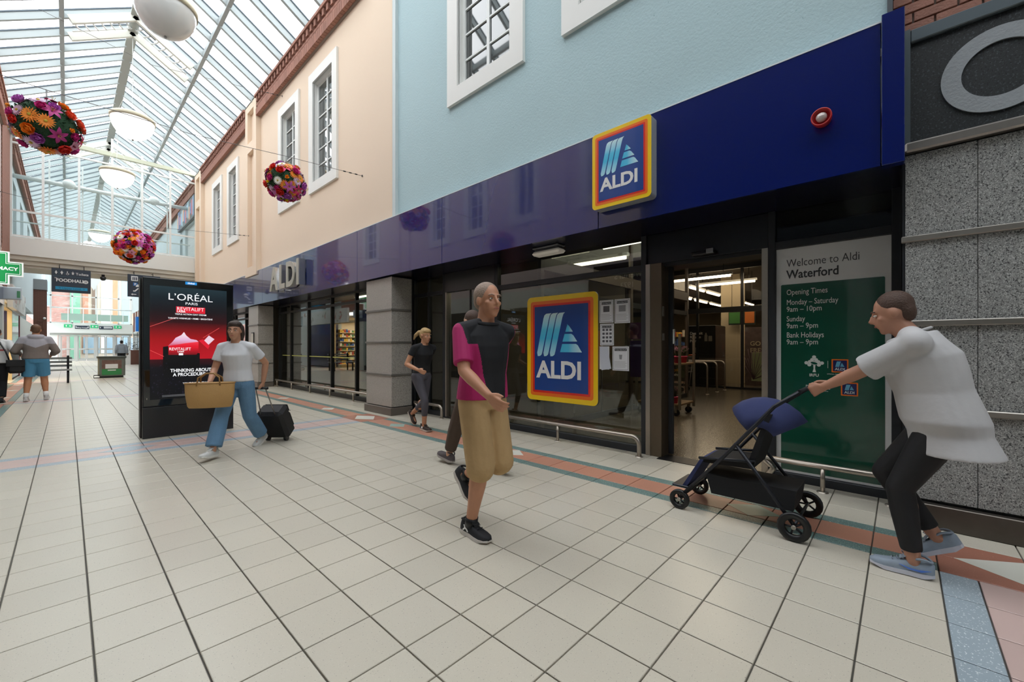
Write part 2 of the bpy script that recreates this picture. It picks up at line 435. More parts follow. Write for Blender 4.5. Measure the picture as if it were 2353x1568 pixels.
# --- brick cornices: stretchers, dentils, two courses and a soldier course
def cornice(n, f, y0, y1, single, zt=8.97):
    t = struct('trim_%d' % n, MB().box(f(y0, zt - .60, .0), f(y1, zt, .06)), m_mortar)
    jobs = []
    L = y1 - y0
    k = int(L / .225)
    for i in range(k):
        a = y0 + i * L / k; w = L / k
        jobs.append((a + .005, a + w - .005, zt - .075, zt, .20))
        jobs.append((a + .02, a + w * .52, zt - .235, zt - .085, .17))
        jobs.append((a + .005, a + w - .005, zt - .315, zt - .245, .13)); jobs.append((a + .005 - (i > 0) * w / 2, a + w / 2 - .005, zt - .395, zt - .325, .13))
    q = int(L / .11)
    for i in range(q):
        a = y0 + i * L / q; jobs.append((a + .005, a + L / q - .005, zt - .60, zt - .405, .15))
    if single:
        sh = {}
        for a, b, c, d, e in jobs:
            key = (round(b - a, 3), round(d - c, 3), e)
            if key not in sh: sh[key] = MB().box(f(-key[0] / 2, -key[1] / 2, .05), f(key[0] / 2, key[1] / 2, e)).mesh('brick', m_brick)
            o = link('brick', sh[key], t, Vector(f((a + b) / 2, (c + d) / 2, 0)) - Vector(f(0, 0, 0)))
    else:
        mb = MB()
        for a, b, c, d, e in jobs: mb.box(f(a, c, .05), f(b, d, e))
        o = part('brickwork', mb, m_brick, t); o['kind'] = 'stuff'
cornice(1, fr, 7.62, 14.47, True); cornice(2, fr, 15.60, 22.2, False)
cornice(3, fr, 23.6, YE, False, 8.9); cornice(4, fl, 23.7, YE, False, 8.9); cornice(5, fr, .05, 6.7, False); cornice(6, fl, -9, 21, False)
# pilasters of the peach front: a box with two recessed panels
def pilaster(n, f, y0, y1, m, d=.14):
    mb = MB(); w = y1 - y0; e = w * .22
    wall_boxes(mb, y0, y1, 3.5, 9.0, [(y0 + e, y1 - e, 3.8, 7.45), (y0 + e, y1 - e, 7.75, 8.75)], f, 0, d)
    mb.box(f(y0 + e, 3.8, 0), f(y1 - e, 8.75, .02))
    return struct('trim_%d' % n, mb, m)
pilaster(10, fr, 14.47, 15.60, m_peach); pilaster(11, fr, 22.2, 23.45, m_peach)
pl = struct('trim_12', MB().box(fr(6.78, 3.55, 0), fr(7.55, 9.0, .05)), m_peach)
part('edge_strip', MB().box(fr(6.66, 3.55, 0), fr(6.76, 9.0, .06)), M('pale_grey_strip', 'C9D3D3', .5), pl)
for i, a in enumerate((6.72, 14.4)): pilaster(13 + i, fl, a, a + .9, MATS['lilac_render'], .12)

# --- glazed roof: rafters on both slopes, purlins, ridge, panes, eaves gutters
m_roof = M('roof_steel', 'A9B2B3', .45, noise=(2, .04)); m_gut = M('gutter_grey', '9BA09C', .6, noise=(3, .1))
m_pane = glass('roof_glass', (.97, .985, 1.0), .9)
ZE, ZR, XC = 9.05, 10.80, 1.325
ceil = struct('ceiling')
def slope(sx, t, y, d=0):
    """t=0 at the eaves, 1 at the ridge; d along the outward normal"""
    x = (XR if sx > 0 else XL) + t * (XC - (XR if sx > 0 else XL)); z = ZE + t * (ZR - ZE)
    nx, nz = (sx * (ZR - ZE), XR - XC); l = math.hypot(nx, nz)
    return (x + d * nx / l, y, z + d * nz / l)
SP = .88; NR = 70; Y0 = -9.0 + .116
rafm = {}
for sx in (1, -1):
    mb = MB()
    for a, b in ((-.04, .04),):
        p = [slope(sx, -.03, a, -.17), slope(sx, .99, a, -.17), slope(sx, .99, a, 0), slope(sx, -.03, a, 0)]
        q = [slope(sx, -.03, b, -.17), slope(sx, .99, b, -.17), slope(sx, .99, b, 0), slope(sx, -.03, b, 0)]
        mb.add(p + q, [(0, 1, 2, 3), (7, 6, 5, 4), (0, 4, 5, 1), (1, 5, 6, 2), (2, 6, 7, 3), (3, 7, 4, 0)])
    rm = mb.mesh('rafter', m_roof)
    pm = []
    for t0, t1 in ((0, .47), (.47, .985)):
        mb = MB(); p = [slope(sx, t0, .04, .006), slope(sx, t1, .04, .006), slope(sx, t1, SP - .04, .006), slope(sx, t0, SP - .04, .006)]
        q = [slope(sx, t0, .04, .014), slope(sx, t1, .04, .014), slope(sx, t1, SP - .04, .014), slope(sx, t0, SP - .04, .014)]
        mb.add(p, [(0, 1, 2, 3)])
        pm.append(mb.mesh('pane', m_pane))
    gb = MB()
    for e in (.05, SP - .05):
        p = [slope(sx, 0, e - .008, -.01), slope(sx, .985, e - .008, -.01), slope(sx, .985, e - .008, .02), slope(sx, 0, e - .008, .02)]
        q = [slope(sx, 0, e + .008, -.01), slope(sx, .985, e + .008, -.01), slope(sx, .985, e + .008, .02), slope(sx, 0, e + .008, .02)]
        gb.add(p + q, [(0, 1, 2, 3), (7, 6, 5, 4), (0, 4, 5, 1), (1, 5, 6, 2), (2, 6, 7, 3), (3, 7, 4, 0)])
    gm = gb.mesh('gasket', M('dark_gasket', '4E5B66', .5))
    for k in range(NR):
        link('rafter', rm, ceil, (0, Y0 + k * SP, 0)); link('gasket', gm, ceil, (0, Y0 + k * SP, 0))
        for me in pm: link('pane', me, ceil, (0, Y0 + k * SP, 0))
    mb = MB(); ya, yb = -9, YE + .5
    c0 = Vector(slope(sx, .47, 0, -.09))
    mb.box((c0.x - .045, ya, c0.z - .09), (c0.x + .045, yb, c0.z + .07)); part('purlin', mb, m_roof, ceil)
    x = XR if sx > 0 else XL
    part('gutter', MB().box((x - sx * .10, ya, 8.985), (x + sx * .35, yb, 9.10)).box((x - sx * .14, ya, 8.965), (x - sx * .02, yb, 9.02)), m_gut, ceil)
mb = MB().box((XC - .05, -9, ZR - .22), (XC + .05, YE + .5, ZR + .04)).box((XC - .11, -9, ZR - .24), (XC + .11, YE + .5, ZR - .20)); part('ridge_beam', mb, M('ridge_steel', 'A9AEA8', .5), ceil)
# opening vents beside the ridge: a deep frame and a row of linkage arms
m_cream = M('cream_metal', 'D2D2C8', .5)
def vent(y, sx, lab):
    t = thing('roof_vent', lab, 'vent', slope(sx, .75, y, -.1))
    for e in (0, SP):
        p = [slope(sx, .5, y + e - .045, -.30), slope(sx, .97, y + e - .045, -.30), slope(sx, .97, y + e - .045, -.1), slope(sx, .5, y + e - .045, -.1)]
        q = [slope(sx, .5, y + e + .045, -.30), slope(sx, .97, y + e + .045, -.30), slope(sx, .97, y + e + .045, -.1), slope(sx, .5, y + e + .045, -.1)]
        part('vent_frame', MB().add(p + q, [(0, 1, 2, 3), (7, 6, 5, 4), (0, 4, 5, 1), (1, 5, 6, 2), (2, 6, 7, 3), (3, 7, 4, 0)]), m_cream, t)
    for k in range(7):
        tt = .53 + k * .06
        part('linkage_arm', MB().tube([slope(sx, tt, y + .1, -.05), slope(sx, tt + .015, y + .35, -.2), slope(sx, tt + .05, y + .62, -.2), slope(sx, tt + .055, y + .8, -.06)], .02, 5), m_wht2, t)
    part('push_rod', MB().tube([slope(sx, .52, y + .6, -.2), slope(sx, .95, y + .6, -.2)], .015, 6), m_wht2, t)
    part('motor', MB().tube([slope(sx, .80, y + .3, -.17), slope(sx, .93, y + .3, -.17)], .035, 8), M('motor_grey', '8B9196', .4, .5), t)
yv = Y0 + SP * 28
vent(yv, -1, 'cream roof vent with white linkage arms left of the ridge, above the hanging flower balls')
vent(yv, 1, 'cream roof vent with white linkage arms right of the ridge, behind the unlit dome lamp')
vent(yv + 12 * SP, -1, 'cream roof vent left of the ridge, seen through the footbridge screen'); vent(yv + 12 * SP, 1, 'cream roof vent right of the ridge, seen through the footbridge screen')
# ================================================================ RIGHT SHOP FRONT
m_anth = M('anthracite_frame', '23262B', .45, noise=(5, .08)); m_black = M('black_metal', '101114', .4)
m_steel = M('brushed_steel', 'B3AA9F', .32, .9, noise=(30, .06)); m_steel2 = M('satin_steel', 'A29D96', .34, .85, noise=(30, .08))
m_fascia = M('blue_gloss_fascia', '00145F', .2, spec=.5, coat=1., noise=(1.1, .05)); m_fascia.node_tree.nodes['Principled BSDF'].inputs['Coat IOR'].default_value = 1.5
m_glass = glass('shop_glass', (.80, .86, .84), 1.7); m_glassd = glass('dark_shop_glass', (.55, .60, .60), 1.7)
m_gran = M('grey_granite', 'A59F97', .30, spec=.55, noise=(3, .05), speck=(135, .57, '54514E', 'CFCAC2'), world=True)
m_gran2 = M('neutral_granite', '8F908E', .32, spec=.55, noise=(3, .05), speck=(120, .56, '434444', 'BEBFBD'), world=True)
m_grand = M('dark_granite', '272B2D', .45, speck=(75, .60, '43494C', '0F1112'), world=True)
# blue fascia of long gloss panels, soffit and a slightly prouder end cap
XF = 4.0
fa = thing('shop_fascia', 'long gloss blue fascia band above the shop windows and granite pillars', 'fascia', (XF, 10, 2.57))
seams = [.105, 2.44, 5.24, 8.02, 11.0, 14.0, 17.0, 20.0, 23.0]
for a, b in zip(seams, seams[1:]): part('panel', MB().box((XF, a + .005, 2.572), (XF + .03, b - .005, 3.60)), m_fascia, fa)
part('top_flashing', MB().box((XF - .004, .105, 3.60), (4.09, 23, 3.612)), M('flashing', 'D5DCE0', .4), fa)
struct('trim_20', MB().box((XF + .032, .0, 2.576), (XG + .1, 23, 2.60)), M('blue_black_soffit', '0A0D24', .25))
part('end_cap', MB().bbox((XF - .035, -.018, 2.56), (XF + .05, .103, 3.635), .003), m_fascia, fa)
# ---- logo helper: rounded panel in rings, striped A and name
m_yel = M('sign_yellow', 'F4CC0B', .35, coat=.3); m_or = M('sign_orange', 'F2720E', .35, coat=.3); m_red = M('sign_red', 'E2231A', .35, coat=.3)
m_dkb = M('sign_blue', '12408C', .35, coat=.3); m_lw = M('sign_white', 'E9E8E6', .4)
m_strv = ramp_mat('stripe_gradient', [(0, 'B9E6F3'), (.42, '45BDE6'), (.62, '58C6EA'), (1, 'D5F0F6')], 2, .35)
m_strh = ramp_mat('bar_gradient', [(0, 'D5F0F6'), (.6, '55C4EA'), (1, '45BDE6')], 1, .35)
def bend_quad(p0, p1, w, tip, n=5):
    return None
def stripes(cx, cyy, S):
    """stripe polygons of the emblem in a unit box scaled by S: three slanted strokes and three bars"""
    V = []
    for k in range(3):
        b = -.50 + .155 * k
        V.append([(b, -.43), (b + .055, -.425), (b + .095, -.395), (b + .115, -.33), (b + .275, .33), (b + .30, .40), (b + .335, .43), (b + .21, .425), (b + .165, .395), (b + .14, .33), (b - .015, -.36)])
    B = []
    for k, (xl, xr, y0, y1) in enumerate(((.155, .305, .05, .195), (.09, .40, -.14, .01), (.035, .50, -.345, -.185))):
        B.append([(xl, y0), (xr + .015, y0), (xr - .02, y0 + .05), (xr - .07, y1 - .03), (xr - .115, y1), (xl + .048, y1)])
    return [[(cx + S * u, cyy + S * v * .95) for u, v in P] for P in V], [[(cx + S * u, cyy + S * v * .95) for u, v in P] for P in B]
def logo(t, f, w, h, d, rim=.03, mats=None, tiny=False):
    """t = thing; f = plane centred on the sign; w, h = size; d = depth of the box behind the face"""
    y_, o_, r_, b_ = mats or (m_yel, m_or, m_red, m_dkb)
    if d: part('box_body', MB().prism(rrect(w, h, w * .06), f, -d, -.001), M('sign_edge', 'A9ADB0', .4, .3), t)
    e = w
    for k, (nm, mm, s) in enumerate((('yellow_border', y_, 0), ('orange_border', o_, .056), ('red_border', r_, .094), ('blue_field', b_, .120))):
        part(nm, MB().prism(rrect(w - 2 * s * e, h - 2 * s * e, max(.004, w * (.06 - s * .5))), f, -.001, .0015 + .0012 * k), mm, t)
    V, B = stripes(-.02 * w, h * .13, w * .62)
    for P in V: part('emblem_stripe', MB().prism(P, f, .004, .0068), m_strv, t)
    for P in B: part('emblem_bar', MB().prism(P, f, .004, .0068), m_strh, t)
    part('name_lettering', text_mb('ALDI', w * .275, f0 := (lambda u, v, dd=0: f(u - w * .02, v - h * .275, dd)), .003, .004, 'CENTER', .032, 1.08), m_lw, t)
t = thing('projecting_sign', 'square-cornered boxed logo sign with yellow rim mounted high on the blue fascia', 'sign', (3.9, 2.11, 2.735))
logo(t, on_right(3.88, 2.107, 3.14), .665, .805, .118)
# ---- raised letters near the far end
t = thing('letter_sign', 'four raised silver-grey letters fixed to the far end of the blue fascia', 'sign', (3.9, 11.3, 2.8))
m_let = M('silver_letter', 'BDBBAF', .38, .35, noise=(6, .05)); m_lets = M('letter_return', 'C9C9C6', .22, .9)
for ch, y0 in (('A', 12.72), ('L', 12.03), ('D', 11.53), ('I', 10.83)):
    mb = text_mb(ch, .86, on_right(3.84, y0, 2.81), .02, 0, 'LEFT', .03, .98)
    l = part('letter', mb, m_let, t)
    part('letter_return', text_mb(ch, .86, on_right(3.84, y0, 2.81), .14, -.14, 'LEFT', .024, .98), m_lets, l)
# ---- alarm sounder
t = thing('alarm_sounder', 'round red alarm sounder with clear strobe lens on the blue fascia', 'alarm', (XF, .445, 3.02))
RX = Matrix.Translation((XF, .445, 3.02)) @ Matrix.Rotation(-PI / 2, 4, 'Y')
part('base', MB().lathe([(0, .001), (.055, .001), (.06, .03), (.066, .06), (.066, .085), (.058, .085), (.054, .06), (.0, .06)], n=24, M4=RX), M('alarm_red', 'B5121B', .35), t)
part('strobe_lens', MB().lathe([(.036, .058), (.036, .07), (.026, .088), (.010, .095), (0, .096)], n=18, M4=RX), M('strobe_lens', 'C9BDBA', .15, .1, bump=(70, .6)), t)
# ---- emergency light under the soffit
t = thing('emergency_light', 'rectangular white bulkhead light with frosted diffuser under the blue fascia soffit', 'light', (4.3, 3.37, 2.50))
part('backplate', MB().bbox((4.22, 3.16, 2.553), (4.38, 3.58, 2.575), .006), M('grey_plastic', '6E7074', .5), t)
part('housing', MB().bbox((4.24, 3.18, 2.525), (4.36, 3.56, 2.555), .008), M('dark_plastic', '3A3B40', .5), t)
part('diffuser', MB().bbox((4.215, 3.14, 2.47), (4.385, 3.60, 2.523), .028), M('frosted_diffuser', 'C8C3BA', .35, emit='C8C0B0', es=.12), t)

# ---- granite pillars with steel bands and plinth
m_band = M('granite_band', '6E6A64', .3)
def pillar(y0, y1, lab):
    t = thing('granite_pillar', lab, 'pillar', (4.27, (y0 + y1) / 2, 0), 0, None)
    x0, x1 = 4.06, 4.47
    part('core', MB().box((x0 + .02, y0 + .02, 0), (x1 + .05, y1 - .02, 2.57)), m_anth, t)
    zs = [.14, .745, 1.35, 1.95, 2.57]
    for a, b in zip(zs, zs[1:]): part('granite_block', MB().bbox((x0, y0, a + .012), (x1 + .02, y1, b - .018), .004), m_gran, t)
    for z in zs[1:-1]: part('band', MB().bbox((x0 - .018, y0 - .018, z - .02), (x1 + .02, y1 + .018, z + .018), .004), m_band, t)
    part('plinth', MB().bbox((x0 - .03, y0 - .03, 0), (x1 + .02, y1 + .03, .14), .004), M('plinth_stone', '6F675F', .35, .2), t)
    return t
pillar(6.82, 7.76, 'square granite pillar with dark stone bands right of the left shop windows, behind the woman with the black case')['label'] = 'near square granite pillar between the two groups of shop windows, beside the blond woman'
p2 = pillar(14.62, 15.60, 'far square granite pillar beside the white-shirted woman, past the left shop windows')
part('notice_frame', MB().bbox((4.035, 15.0, 1.35), (4.06, 15.25, 1.72), .005), m_black, p2); part('notice', MB().box((4.031, 15.02, 1.38), (4.036, 15.23, 1.69)), M('notice_cream', 'C9C2B4', .6), p2)
pillar(22.3, 23.3, 'farthest square granite pillar under the right end of the footbridge')

# ---- right-hand granite front with steel rails, dark sign board and brick above
gw = struct('wall_right', MB().box((4.19, -9, 0), (4.6, -.0, 3.55)), m_anth)
vj = [-.02, -.375, -1.0, -2.2, -3.4, -4.6, -5.8, -9]
zs = [.165, .822, 1.435, 2.045, 2.675]
for a, b in zip(zs, zs[1:]):
    for c, d in zip(vj, vj[1:]): part('granite_panel', MB().bbox((4.17, d + .0015, a + .02), (4.2, c - .0015, b - .02), .002), m_gran2, gw)
for z in zs[1:-1]: part('steel_band', MB().bbox((4.145, -9, z - .022), (4.2, .0, z + .022), .006), m_steel2, gw)
part('steel_plinth', MB().bbox((4.12, -9, 0), (4.2, .0, .165), .005), M('plinth_steel', '5E5852', .35, .7, noise=(12, .2)), gw)
part('return_panel', MB().box((4.19, -.005, 0), (4.62, .003, 2.7)), m_black, gw)
sg = thing('sign_board', 'dark speckled sign board with a large grey letter O above the grey granite', 'sign', (4.17, -3, 2.69))
part('backing', MB().box((4.16, -6, 2.73), (4.2, -.045, 3.47)), m_grand, sg)
part('side_frame', MB().box((4.135, -.048, 2.70), (4.2, -.018, 3.55)), M('sign_frame_grey', '5D686D', .4, .4), sg)
part('top_frame', MB().bbox((4.13, -6, 3.45), (4.2, -.048, 3.54), .006), MATS['sign_frame_grey'], sg)
part('bottom_rail', MB().bbox((4.12, -6, 2.665), (4.2, -.018, 2.735), .012), m_steel2, sg)
mb = MB(); n = 56; ro, ri = .275, .178; vs = []; fs = []
f = on_right(4.158, -.475, 3.088)
for k in range(n):
    c_, s_ = math.cos(2 * PI * k / n), math.sin(2 * PI * k / n)
    vs += [f(ro * c_, ro * s_, 0), f(ri * c_, ri * s_, 0), f(ro * c_, ro * s_, .012), f(ri * c_, ri * s_, .012)]
for k in range(n):
    a = 4 * k; b = 4 * ((k + 1) % n); fs += [(a + 2, b + 2, b + 3, a + 3), (a, b, b + 2, a + 2), (a + 1, a + 3, b + 3, b + 1)]
part('letter', mb.add(vs, fs), M('letter_grey', '93999D', .55, bump=(60, .25)), sg)
bw = struct('wall_right', MB().box((4.20, -9, 3.54), (4.6, .05, 9.05)), m_mortar)
bmesh_ = {}
for k in range(74):
    z = 3.545 + k * .0745
    if z > 5: break
    for q in range(30):
        b = .045 - q * .225 + (k % 2) * .1125; a = b - .214; b = min(b, .045)
        if b - a < .04: continue
        if k < 9 and a > -1.4:
            key = round(b - a, 3)
            if key not in bmesh_: bmesh_[key] = MB().bbox((-.0, -key / 2, 0), (.03, key / 2, .0645), .003).mesh('brick', m_brick)
            link('brick', bmesh_[key], bw, (4.178 + random.uniform(-.002, .002), (a + b) / 2, z))
part('corner_strip', MB().box((4.08, .045, 3.5), (4.2, .075, 9)), M('dark_seal', '4A5055', .6), bw)

# ---- glazing: frames, posts, transoms, panes
def gl(u, v, d): return (XG - d, u, v)
def frame_bar(name, y0, y1, z0, z1, parent, m=None, x0=-.03, x1=.05): return part(name, MB().bbox(gl(y0, z0, x0), gl(y1, z1, x1), .003), m or m_anth, parent)
# bay A: welcome panel
wa = struct('window_30')
frame_bar('mullion', -.0, .058, 0, 2.575, wa); frame_bar('mullion', .885, .945, 0, 2.575, wa)
frame_bar('sill', .058, .885, 0, .075, wa); frame_bar('transom', .058, .885, 2.205, 2.275, wa)
part('pane', MB().box(gl(.058, 2.275, .0), gl(.885, 2.575, .008)), m_glassd, wa)
part('back_panel', MB().box(gl(-.0, 0, -.06), gl(.945, 2.575, -.08)), m_black, wa)
pp = thing('opening_times_panel', 'tall white and green welcome panel with opening times beside the shop door', 'sign', (XG - .01, .47, .077))
m_pw = M('panel_white', 'DADAD9', .25, coat=.5); m_pg = M('panel_green', '064A38', .22, coat=.6); m_ptx = M('panel_text_white', 'D8DDD8', .4); m_pdk = M('panel_text_dark', '3A3A3C', .4)
part('board', MB().box(gl(.06, .078, .0), gl(.883, 2.203, .012)), m_pw, pp)
f = on_right(XG - .012, .4715, .98)
gp = part('green_field', MB().prism(rrect(.745, 1.76, .012), f, 0, .0015), m_pg, pp)
fx = on_right(XG - .0135, .80, 0)
def pt(s, size, z, m, bold=0., w=1., u=0.): return lettering(s, size, lambda a, b, d=0: fx(a + u, b + z, d), m, pp, depth=.001, bold=bold, w=w)
pt('Welcome to Aldi', .103, 2.025, m_pdk, -.006, .745); pt('Waterford', .113, 1.915, m_pdk, .018, .80)
pt('Opening Times', .073, 1.760, m_ptx, 0, .70); pt('Monday – Saturday', .072, 1.665, m_ptx, 0, .70); pt('9am – 10pm', .070, 1.600, m_ptx, 0, .78)
pt('Sunday', .072, 1.508, m_ptx, 0, .72); pt('9am – 9pm', .070, 1.443, m_ptx, 0, .78); pt('Bank Holidays', .072, 1.355, m_ptx, 0, .70); pt('9am – 9pm', .070, 1.29, m_ptx, 0, .78)
f = on_right(XG - .0135, .585, 1.105)                     # shamrock tree emblem: three trefoils, ball, stem
mb = MB()
for cx, cz in ((0, .052), (-.042, .012), (.042, .012)):
    for a in (90, 210, 330):
        ux, uz = cx + .0165 * math.cos(math.radians(a + cx * 900)), cz + .0165 * math.sin(math.radians(a + cx * 900))
        mb.prism([(ux + .0155 * math.cos(2 * PI * k / 10), uz + .0155 * math.sin(2 * PI * k / 10)) for k in range(10)], f, 0, .001)
mb.prism([(-.012, -.07), (.014, -.07), (.008, -.04), (.010, -.005), (-.006, -.005), (-.004, -.04)], f, 0, .001)
part('shamrock_emblem', mb, m_ptx, pp)
part('rugby_ball', MB().prism([(.034 * math.cos(2 * PI * k / 16), .014 + .017 * math.sin(2 * PI * k / 16) - .006 * math.cos(2 * PI * k / 16)) for k in range(16)], f, .001, .002), m_ptx, pp)
part('ball_band', MB().prism([(.026 * math.cos(2 * PI * k / 16), .012 + .011 * math.sin(2 * PI * k / 16) - .006 * math.cos(2 * PI * k / 16)) for k in range(16)], f, .002, .003), m_pg, pp)
pt('IRFU', .036, .995, m_ptx, .02, 1.0, .178)
part('divider', MB().box(f(.10, -.03, 0), f(.103, .035, .001)), m_ptx, pp)
def mini(y, z, nm='small_logo'):
    f = on_right(XG - .0135, y, z)
    l = part(nm, MB().prism(rrect(.118, .118, .004), f, 0, .001), m_or, pp)
    part('blue_field', MB().prism(rrect(.098, .098, .003), f, .001, .002), M('mini_blue', '1B1F55', .35), l)
    V, B = stripes(0, .014, .062)
    mb = MB()
    for P in V + B: mb.prism(P, f, .002, .003)
    part('emblem', mb, M('mini_cyan', '6FC0DF', .4), l)
    part('name_lettering', text_mb('ALDI', .030, lambda u, v, d=0: f(u, v - .039, d), .001, .002, 'CENTER', .03, 1.1), m_ptx, l)
mini(.398, 1.098)
pt('OFFICIAL FRESH FOOD PARTNER', .0125, 1.018, m_ptx, 0, 1, .31)
pt('Barnardos', .047, .882, m_ptx, .01, .95, .15); pt('Because childhood lasts a lifetime', .0125, .862, m_ptx, 0, 1, .15)
mb = MB()
for k in (0, 1): mb.prism([(k * .016 + .002 + .008 * math.cos(a), .004 + .012 * math.sin(a)) for a in [PI * q / 8 for q in range(9)]] + [(k * .016 - .002 + .005 * math.cos(a), .002 + .007 * math.sin(a)) for a in [PI * q / 8 for q in range(8, -1, -1)]], lambda u, v, d=0: fx(u + .31, v + .925, d), 0, .001)
part('arch_mark', mb, m_ptx, pp)
part('divider', MB().box(fx(.43, .865, 0), fx(.4325, .935, .001)), m_ptx, pp)
mini(.332, .895)
# bay B: sliding doorway
dr = struct('door_1')
part('jamb', MB().bbox(gl(.945, 0, -.06), gl(1.0, 2.23, .055), .003), m_steel, dr)
part('jamb', MB().bbox(gl(2.135, 0, -.06), gl(2.19, 2.23, .07), .003), m_steel, dr)
jb = part('side_column', MB().bbox(gl(2.0, 0, -.30), gl(2.135, 2.23, .065), .003), M('bronze_steel', '6B5F50', .35, .7, noise=(20, .06)), dr)
for z, h in ((1.62, .11), (1.34, .08)): part('key_switch', MB().bbox((4.66, 1.993, z), (4.71, 2.001, z + h), .002), m_steel2, jb)
part('header', MB().bbox(gl(.945, 2.235, -.25), gl(2.24, 2.575, .02), .003), M('header_panel', '191C22', .35), dr)
part('track', MB().bbox(gl(1.0, 2.19, -.28), gl(2.0, 2.236, .0), .003), m_black, dr)
sn = part('sensor', MB().bbox((4.59, 1.42, 2.245), (4.68, 1.66, 2.285), .01), m_black, dr); part('sensor_eye', MB().bbox((4.585, 1.43, 2.25), (4.60, 1.50, 2.30), .004), M('sensor_white', '7B7D80', .4), sn)
lf = part('door_leaf', MB().bbox(gl(1.935, 0.02, -.10), gl(1.99, 2.19, -.14), .003), m_anth, dr)
part('edge_handle', MB().bbox((4.795, 1.92, 1.30), (4.83, 1.936, 1.47), .003), m_wht2, lf)
part('threshold', MB().box((4.55, .98, -.005), (4.80, 2.02, .006)), m_black, dr)
# bay C: big window with the round-cornered logo
wc = struct('window_31')
frame_bar('mullion', 2.19, 2.255, 0, 2.575, wc); frame_bar('mullion', 4.665, 4.735, 0, 2.575, wc)
frame_bar('sill', 2.255, 4.665, 0, .085, wc); frame_bar('transom', 2.255, 4.665, 2.165, 2.235, wc)
part('pane', MB().box(gl(2.255, .085, 0), gl(4.665, 2.165, .008)), m_glass, wc); part('pane', MB().box(gl(2.255, 2.235, 0), gl(4.665, 2.575, .008)), m_glassd, wc)
ls = thing('window_logo', 'large flat logo sign with rounded yellow rim on the shop window', 'sign', (XG - .02, 3.46, .5))
logo(ls, on_right(XG - .02, 3.461, 1.242), 1.205, 1.495, .008)
# notices stuck to the pane
m_pap = M('paper', 'D6D8DC', .6); m_ink = M('paper_ink', '55565C', .7); m_ink2 = M('paper_grey_print', '8E9095', .7); m_blk = M('paper_black', '1E1F24', .6)
def notice(y0, y1, z0, z1, lab, kind):
    w, h = y0 - y1, z1 - z0; f = on_right(XG - .0085, y0, z0)
    t = thing('paper_notice', lab, 'notice', f(w / 2, 0, 0), 0, None)
    part('sheet', MB().box(f(0, 0, 0), f(w, h, .0012)), m_pap, t)
    if kind == 'fold':
        part('folded_flap', MB().prism([(.03, -.012), (.17, .012), (.115, h), (-.0, h)], f, .002, .0035), M('paper_back', 'C6CBD6', .6), t); return
    e = .012
    mb = MB(); wall_boxes(mb, e, w - e, e, h - e, [(e + .004, w - e - .004, e + .004, h - e - .004)], f, .0012, .0018); part('border_line', mb, m_ink, t)
    part('heading_bar', MB().box(f(.03, h - .055, .0012), f(w - .03, h - .025, .002)), m_blk, t)
    lettering('Product Safety Recall', .017, lambda u, v, d=0: f(w / 2 + u, h - .046 + v, d), m_pap, t, depth=.0006, d0=.002, align='CENTER', bold=.01)
    if kind == 'grid':
        for i in range(3):
            for j in range(4): part('picture', MB().box(f(.035 + i * .05, .04 + j * .048, .0012), f(.035 + i * .05 + .034, .04 + j * .048 + .028, .0018)), m_ink, t)
    elif kind == 'glass':
        part('picture', MB().prism([(w / 2 - .016, h * .47), (w / 2 + .016, h * .47), (w / 2 + .022, h * .66), (w / 2 - .022, h * .66)], f, .0012, .0018), m_ink2, t)
    else:
        part('picture', MB().box(f(w * .28, h * .48, .0012), f(w * .72, h * .74, .0018)), m_ink if kind == 'dark' else m_ink2, t)
    if kind != 'grid':
        for k in range(5): part('text_line', MB().box(f(.025, h * (.36 - .055 * k), .0012), f(w - (.03 if k % 2 else .05), h * (.36 - .055 * k) + .004, .0016)), m_ink2, t)
notice(2.842, 2.642, 1.572, 1.860, 'white notice with a dark square picture, top left of the window notices', 'dark')
notice(2.627, 2.415, 1.560, 1.860, 'white bordered notice with a pale picture, top right of the window notices', 'pale')
notice(2.835, 2.637, 1.284, 1.560, 'white notice with a grid of twelve small pictures on the shop window', 'grid')
notice(2.842, 2.70, .978, 1.272, 'half-folded white notice hanging crooked, lower left of the window notices', 'fold')
notice(2.655, 2.430, .970, 1.270, 'white notice with a drinking glass picture, lowest right of the window notices', 'glass')
# bay D: second sliding doorway, closed
d2 = struct('door_2')
for a in (4.745, 5.955): part('jamb', MB().bbox(gl(a, 0, -.06), gl(a + .03, 2.24, .06), .003), m_steel, d2)
frame_bar('header', 4.735, 6.02, 2.24, 2.575, d2, M('header_panel2', '2B2A2A', .3)); part('pane', MB().box(gl(4.78, .02, 0), gl(5.955, 2.24, .008)), m_glassd, d2)
frame_bar('stile', 5.34, 5.375, 0, 2.24, d2, m_black, -.02, .02); part('threshold', MB().box((4.6, 4.74, 0), (4.8, 6.0, .012)), m_black, d2)
# bay E: narrow lights beside the near pillar
we = struct('window_32')
frame_bar('mullion', 6.0, 6.075, 0, 2.575, we); frame_bar('mullion', 6.98, 7.05, 0, 2.575, we); frame_bar('mullion', 6.50, 6.54, 0, 2.575, we)
for a, b in ((6.075, 6.50), (6.54, 6.98)):
    frame_bar('transom', a, b, 2.22, 2.29, we); frame_bar('sill', a, b, 0, .08, we)
    part('pane', MB().box(gl(a, .08, 0), gl(b, 2.22, .008)), m_glassd, we); part('pane', MB().box(gl(a, 2.29, 0), gl(b, 2.575, .008)), m_glassd, we)
frame_bar('blank_panel', 7.05, 7.80, 0, 2.575, we, m_black)
